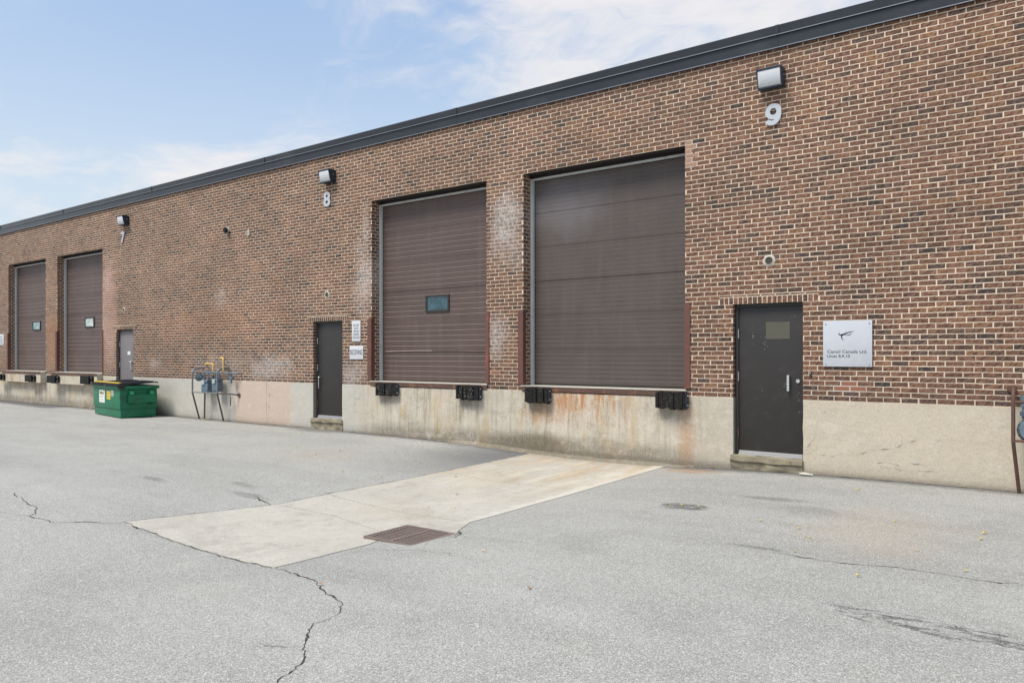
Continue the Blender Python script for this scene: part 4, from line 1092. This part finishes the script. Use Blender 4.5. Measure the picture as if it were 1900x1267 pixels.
# ------------------------------------------------------------------ gas meters and guards
def guard_rack(x0, x1, label, out, z0, z1, top, mat, matleg, feet):
    o = tag(empty('pipe_guard', ((x0 + x1) / 2, -.15, 0)), label, 'pipe guard')
    for x, fx_ in ((x0, feet[0]), (x1, feet[1])):
        b = B(); b.tube([(x, .0, top), (x, -out, top + .0), (x, -out, z0)], .021, 10, .14); autosmooth(b.go('hoop', mat, o))
        b = B(); b.tube([(x, -out, z0 + .004), (fx_, -.09, -.02)], .020, 10); autosmooth(b.go('leg', matleg, o))
    for z in (z0 + .02, z1):
        b = B(); b.tube([(x0, -out, z), (x1, -out, z)], .015, 8); autosmooth(b.go('rail', mat, o))
    return o
gr1 = guard_rack(-17.52, -16.44, 'grey pipe rack on splayed legs fencing the far gas meters', .30, .66, 1.19, 1.27, GASG, GASDK, (-17.55, -16.50))
autosmooth(B().tube([(-16.44, -.3, .67), (-16.1, -.2, .67), (-15.98, .0, .64)], .016, 8, .05).go('side_rail', GASDK, gr1))
autosmooth(B().cyl((-15.98, .0, .64), (-15.98, -.03, .64), .05, n=12).go('wall_flange', GASDK, gr1))
def meter(cx, cz, label, k=1.0):
    o = tag(empty('gas_meter', (cx, -.15, cz)), label, 'gas meter', 'gas meters on the wall')
    autosmooth(B().box(cx - .14 * k, cx + .14 * k, -.24, -.10, cz - .15 * k, cz + .09 * k, .03 * k).go('lower_case', GASB, o))
    autosmooth(B().box(cx - .13 * k, cx + .13 * k, -.245, -.095, cz + .092 * k, cz + .17 * k, .025 * k).go('upper_case', GASB, o))
    B().box(cx - .08 * k, cx + .04 * k, -.27, -.242, cz + .05 * k, cz + .15 * k, .006).go('index_box', simple('index_glass', (.33, .42, .44), .3), o)
    for s_ in (-1, 1):
        b = B(); b.cyl((cx + s_ * .085 * k, -.17, cz + .16 * k), (cx + s_ * .085 * k, -.17, cz + .30 * k), .018, n=10); b.cyl((cx + s_ * .085 * k, -.17, cz + .19 * k), (cx + s_ * .085 * k, -.17, cz + .225 * k), .030, n=6); autosmooth(b.go('union', GASB, o))
    return o
meter(-17.10, .82, 'left blue grey gas meter behind the pipe rack, beside the round regulator')
meter(-16.64, .86, 'right blue grey gas meter behind the pipe rack, below the taller yellow pipe')
def regulator(cx, y, cz, r, lab):
    o = tag(empty('regulator', (cx, y, cz)), lab, 'gas regulator')
    b = B(); b.cyl((cx - .01, y, cz), (cx + .012, y, cz), r, n=20); b.cyl((cx + .012, y, cz), (cx + .05, y, cz), r * .86, r * .4, 20); b.cyl((cx - .01, y, cz), (cx - .05, y, cz), r * .86, r * .45, 20)
    autosmooth(b.go('diaphragm_case', GASB, o)); autosmooth(B().cyl((cx - .05, y, cz), (cx - .12, y, cz), .03, n=12).go('spring_cap', GASB, o)); autosmooth(B().cyl((cx + .05, y, cz), (cx + .16, y, cz), .03, n=12).go('valve_body', GASB, o))
    return o
regulator(-17.40, -.20, 1.05, .10, 'round blue grey gas regulator left of the two meters')
pp = tag(empty('gas_pipework', (-16.9, -.1, .5)), 'blue grey and yellow gas pipes joining the far meters to the wall', 'gas pipes')
for nm, pts, r, mt in (('yellow_pipe', [(-17.40, .0, 1.38), (-17.30, -.10, 1.38), (-16.86, -.14, 1.38), (-16.86, -.15, 1.08)], .020, YEL), ('yellow_pipe', [(-16.65, .0, 1.52), (-16.62, -.12, 1.52), (-16.42, -.15, 1.52), (-16.42, -.15, 1.12)], .022, YEL),
                       ('manifold', [(-17.25, -.17, 1.16), (-16.5, -.17, 1.16), (-15.95, -.13, 1.16), (-15.90, .0, 1.16)], .018, GASB), ('riser', [(-17.20, -.17, 1.16), (-17.20, -.16, .62), (-17.22, -.16, -.02)], .019, GASDK), ('riser', [(-17.02, -.17, 1.16), (-17.02, -.17, .98)], .018, GASB),
                       ('drop_pipe', [(-16.86, -.15, 1.10), (-16.86, -.15, .98)], .026, GASDK), ('drop_pipe', [(-16.12, -.13, 1.16), (-16.12, -.13, .92)], .02, GASB), ('vent_tube', [(-16.25, -.1, .62), (-16.2, -.1, .6), (-16.2, -.1, .38)], .012, GASDK)):
    autosmooth(B().tube(pts, r, 10, .05).go(nm, mt, pp))
b = B(); b.cyl((-16.12, -.13, 1.0), (-16.12, -.13, 1.09), .05, n=12); b.cyl((-16.17, -.13, 1.04), (-16.04, -.13, 1.04), .03, n=10); autosmooth(b.go('shutoff_valve', GASB, pp))
for z in (.98, 1.05): autosmooth(B().cyl((-17.20, -.17, z), (-17.20, -.17, z + .03), .032, n=8).go('coupling', GASB, pp))
b = B(); b.box(-17.3, -17.05, -.24, -.1, -.01, .02, .006); b.go('pipe_sleeve', STEP, pp)

gr2 = guard_rack(-.548, .70, 'rust brown pipe guard with a bent leg at the right edge of the photo', .30, .60, 1.06, 1.21, BRNP, BRNP, (-.50, .74))
m2 = tag(empty('gas_meter', (-.25, -.2, .8)), 'round blue gas meter behind the rusty guard at the right edge', 'gas meter', 'gas meters on the wall')
b = B(); b.cyl((-.37, -.30, .74), (-.37, -.24, .74), .115, .135, 22); b.cyl((-.37, -.24, .74), (-.37, -.22, .74), .150, n=22); b.cyl((-.37, -.22, .74), (-.37, -.10, .74), .135, .115, 22); autosmooth(b.go('round_case', GASB, m2))
for k in range(14):
    t = 2 * math.pi * k / 14; B().cyl((-.37 + .142 * math.cos(t), -.248, .74 + .142 * math.sin(t)), (-.37 + .142 * math.cos(t), -.236, .74 + .142 * math.sin(t)), .009, n=6).go('flange_bolt', GASDK, m2)
b = B(); b.cyl((-.44, -.17, .86), (-.44, -.17, 1.10), .035, n=12); b.cyl((-.44, -.17, .90), (-.44, -.17, .945), .055, n=12); b.cyl((-.44, -.17, 1.0), (-.44, -.17, 1.03), .05, n=6); b.cyl((-.44, -.17, 1.07), (-.44, -.17, 1.13), .05, n=12); autosmooth(b.go('inlet_pipe', GASB, m2))
b = B(); b.box(-.40, .2, -.24, -.12, .93, 1.06, .02); autosmooth(b.go('meter_body', GASB, m2))
autosmooth(B().cyl((-.593, .0, 1.20), (-.593, -.03, 1.20), .035, n=10).go('wall_flange', BRNP, gr2))

# ------------------------------------------------------------------ dumpster
dcx, dcy, th = -19.17, -1.27, .155
W_, D_ = 2.15, .89
MD = Matrix.Translation((dcx, dcy, 0)) @ Matrix.Rotation(math.pi - th, 4, 'Z')   # local +x runs left along the front, local -y runs back
MD = Matrix.Translation((dcx, dcy, 0)) @ Matrix(((-math.cos(th), math.sin(th), 0, 0), (math.sin(th), math.cos(th), 0, 0), (0, 0, 1.05, 0), (0, 0, 0, 1)))
ds = tag(empty('dumpster', (dcx - .9, dcy + .4, 0)), 'green steel dumpster with black plastic lids and a yellow strip', 'dumpster')
def dm(name, b, mt, parent=None, sm=True):
    v = [tuple(MD @ Vector(p)) for p in b.v]; f = [q[::-1] for q in b.f]
    o = mesh(name, v, f, mt, parent or ds); return autosmooth(o, 40) if sm else o
b = B()
b.box(.02, W_ - .02, .02, D_ - .02, .018, .24, .008); b.box(0, W_, 0, D_, .235, .70, .010)
b.box(-.012, W_ + .012, -.012, D_ + .012, .225, .245, .004)
dm('body', b, GREEN)
b = B(); b.box(-.045, W_ + .045, -.045, D_ + .045, .70, .775, .008); dm('rim', b, GREEN)
for y in (.08, D_ - .16): b = B(); b.box(.05, W_ - .05, y, y + .08, .0, .045); dm('skid', b, BLACK)
# lids with ribs, front edge folded down
for k in range(2):
    x0 = -.03 + k * (W_ + .06) / 2; x1 = x0 + (W_ + .06) / 2 - .012
    b = B()
    b.raw([(x, y, z) for x in (x0, x1) for y, z in ((-.075, .765), (-.075, .80), (-.05, .812), (D_ * .97, .865), (D_ * .97, .845), (-.03, .785))],
          [(i, (i + 1) % 6, (i + 1) % 6 + 6, i + 6) for i in range(6)] + [tuple(range(6))[::-1], tuple(range(6, 12))])
    lid = dm('lid', b, LIDM)
    for j in range(6):
        xx = x0 + .05 + j * .155; b = B()
        b.raw([(x, y, z) for x in (xx, xx + .07) for y, z in ((-.088, .755), (-.088, .812), (-.05, .832), (D_ * .9, .885), (D_ * .9, .86), (-.05, .80))],
              [(i, (i + 1) % 6, (i + 1) % 6 + 6, i + 6) for i in range(6)] + [tuple(range(6))[::-1], tuple(range(6, 12))])
        dm('rib', b, LIDM, lid)
b = B(); b.box(-.0, W_ - .1, -.02, .03, .838, .862); dm('yellow_strip', b, YSTR)
b = B(); b.cyl((-.05, D_ + .0, .85), (W_ + .05, D_ + .0, .85), .016, n=8); dm('hinge_rod', b, BLACK)
for y in (.0, .0):
    pass
b = B(); b.box(-.062, .03, -.062, .10, .715, .80, .012); dm('corner_cap', b, LIDM)
# fork pockets on both ends
for sx, xw in ((-1, 0.0), (1, W_)):
    b = B(); xa, xb = (xw - .13, xw + .0) if sx < 0 else (xw, xw + .13)
    b.box(xa, xa + .012, .16, D_ - .04, .38, .57) if sx < 0 else b.box(xb - .012, xb, .16, D_ - .04, .38, .57)
    b.box(xa, xb, .16, D_ - .04, .558, .572); b.box(xa, xb, .16, D_ - .04, .372, .384)
    dm('fork_pocket', b, GREEN, sm=False)
    for yy in (.20, D_ - .20):
        b = B(); x_o = xa if sx < 0 else xb; x_i = xb if sx < 0 else xa
        b.raw([(x_o, yy, .575), (x_o, yy + .10, .575), (x_i, yy + .10, .575), (x_i, yy, .575), (x_i, yy, .70), (x_i, yy + .10, .70)], [(0, 1, 2, 3), (0, 4, 5, 1), (0, 3, 4), (1, 5, 2), (3, 2, 5, 4)])
        dm('gusset', b, GREEN, sm=False); b = B()
        b.raw([(x_o, yy, .37), (x_o, yy + .08, .37), (x_i, yy + .08, .37), (x_i, yy, .37), (x_i, yy, .31), (x_i, yy + .08, .31)], [(0, 3, 2, 1), (0, 1, 5, 4), (0, 4, 3), (1, 2, 5), (3, 4, 5, 2)])
        dm('gusset', b, GREEN, sm=False)
# stickers on the front
def dtext(body, x0, x1, z0, z1, mt, parent, bold=.02):
    o = text(body, 0, 1, 0, 1, 0, 0, mt, 'lettering', None, bold)
    vs = [tuple(v.co) for v in o.data.vertices]; fs = [tuple(q.vertices) for q in o.data.polygons]; me = o.data; bpy.data.objects.remove(o); bpy.data.meshes.remove(me)
    v = [tuple(MD @ Vector((x0 + q[0] * (x1 - x0), -.0065, z0 + q[2] * (z1 - z0)))) for q in vs]
    return mesh('lettering', v, fs, mt, parent)
b = B(); b.box(1.20, 1.66, -.004, .0, .33, .64); st1 = dm('white_sticker', b, WHT, sm=False)
dtext('W', 1.60, 1.45, .53, .605, INK, st1, .03); dtext('M', 1.45, 1.29, .53, .605, YSTK, st1, .03)
b = B(); bars(b, 1.33, 1.57, .475, .010, -.0045); bars(b, 1.36, 1.54, .40, .007, -.0045); dm('print_line', b, GASB, st1, False)
b = B(); b.box(.74, 1.03, -.004, .0, .43, .63); st2 = dm('yellow_sticker', b, YSTK, sm=False)
b = B(); bars(b, .78, .99, .585, .008, -.0045); bars(b, .78, .99, .52, .006, -.0045); bars(b, .78, .99, .48, .006, -.0045); dm('print_line', b, INK, st2, False)
b = B(); b.box(.50, .69, -.004, .0, .52, .655); st3 = dm('notice_sticker', b, WHT, sm=False)
b = B()
for k in range(4): bars(b, .52, .67, .535 + k * .028, .012, -.0045)
dm('print_block', b, INK, st3, False)

# ------------------------------------------------------------------ leaves and scraps
random.seed(5); b = B(); bo = B()
def leaf(bb, x, y, s):
    a = random.uniform(0, 6.3); z = gz(x, y) + .014; up = random.uniform(.2, .5) * s
    P = [(-1, 0, 0), (-.3, .55, up), (.5, .35, up * .4), (1, 0, 0), (.4, -.45, up), (-.4, -.5, up * .3)]
    bb.raw([(x + s * (p_[0] * math.cos(a) - p_[1] * math.sin(a)), y + s * (p_[0] * math.sin(a) + p_[1] * math.cos(a)), z + p_[2]) for p_ in P], [(0, 1, 2, 3), (0, 3, 4, 5)])
SP = [(-3.5, -3.02), (-3.40, -2.95), (-3.24, -2.93), (-2.02, -3.45), (-1.82, -3.75), (-1.83, -4.30), (-1.25, -4.75), (-1.35, -2.62), (-.62, -2.7), (-.62, -2.95), (-.66, -4.15), (-1.0, -3.7), (-2.4, -3.3), (-3.3, -1.4), (-3.9, -2.2), (-2.05, -1.0), (-4.0, -5.6)]
for x, y in SP: leaf(b, x + random.uniform(-.03, .03), y, random.uniform(.016, .026))
for k in range(150):
    x = random.gauss(-11.2, 2.6); y = -abs(random.gauss(1.9, 1.2)) - .1
    leaf(b, x, y, random.uniform(.010, .024))
for k in range(60): leaf(b, random.uniform(-27, -16), -abs(random.gauss(2.2, 1.5)) - .3, random.uniform(.012, .024))
for k in range(16): leaf(b, random.uniform(-7.2, -5.1), random.uniform(-4.5, -.2), random.uniform(.008, .016))
for x, y in ((-3.02, -6.32), (-2.0, -7.6), (-4.4, -7.0), (-7.0, -2.5), (-6.2, -3.4), (-9.8, -2.2)): leaf(bo, x, y, .022)
o = b.go('fallen_leaves', LEAFY); tag(o, 'small yellow leaves scattered over the asphalt', 'leaves', kind='stuff')
o = bo.go('brown_leaves', LEAFO); tag(o, 'a few brown leaf scraps on the asphalt', 'leaves', kind='stuff')
b = B(); random.seed(3); x0, y0 = -2.96, -.16
P = [(0, 0), (.05, .03), (.12, .02), (.17, -.01), (.20, -.04), (.10, -.05), (.03, -.035)]
b.raw([(x0 + p_[0], y0 + p_[1], .006) for p_ in P] + [(x0 + p_[0] * .9 + .01, y0 + p_[1] * .8, .018 + .012 * math.sin(i * 2.1)) for i, p_ in enumerate(P)], [(i, (i + 1) % 7, (i + 1) % 7 + 7, i + 7) for i in range(7)] + [tuple(range(7, 14))])
tag(b.go('concrete_scrap', LIP, loc=(x0, y0, 0)), 'thin pale scrap of broken concrete beside the near door step', 'rubble')
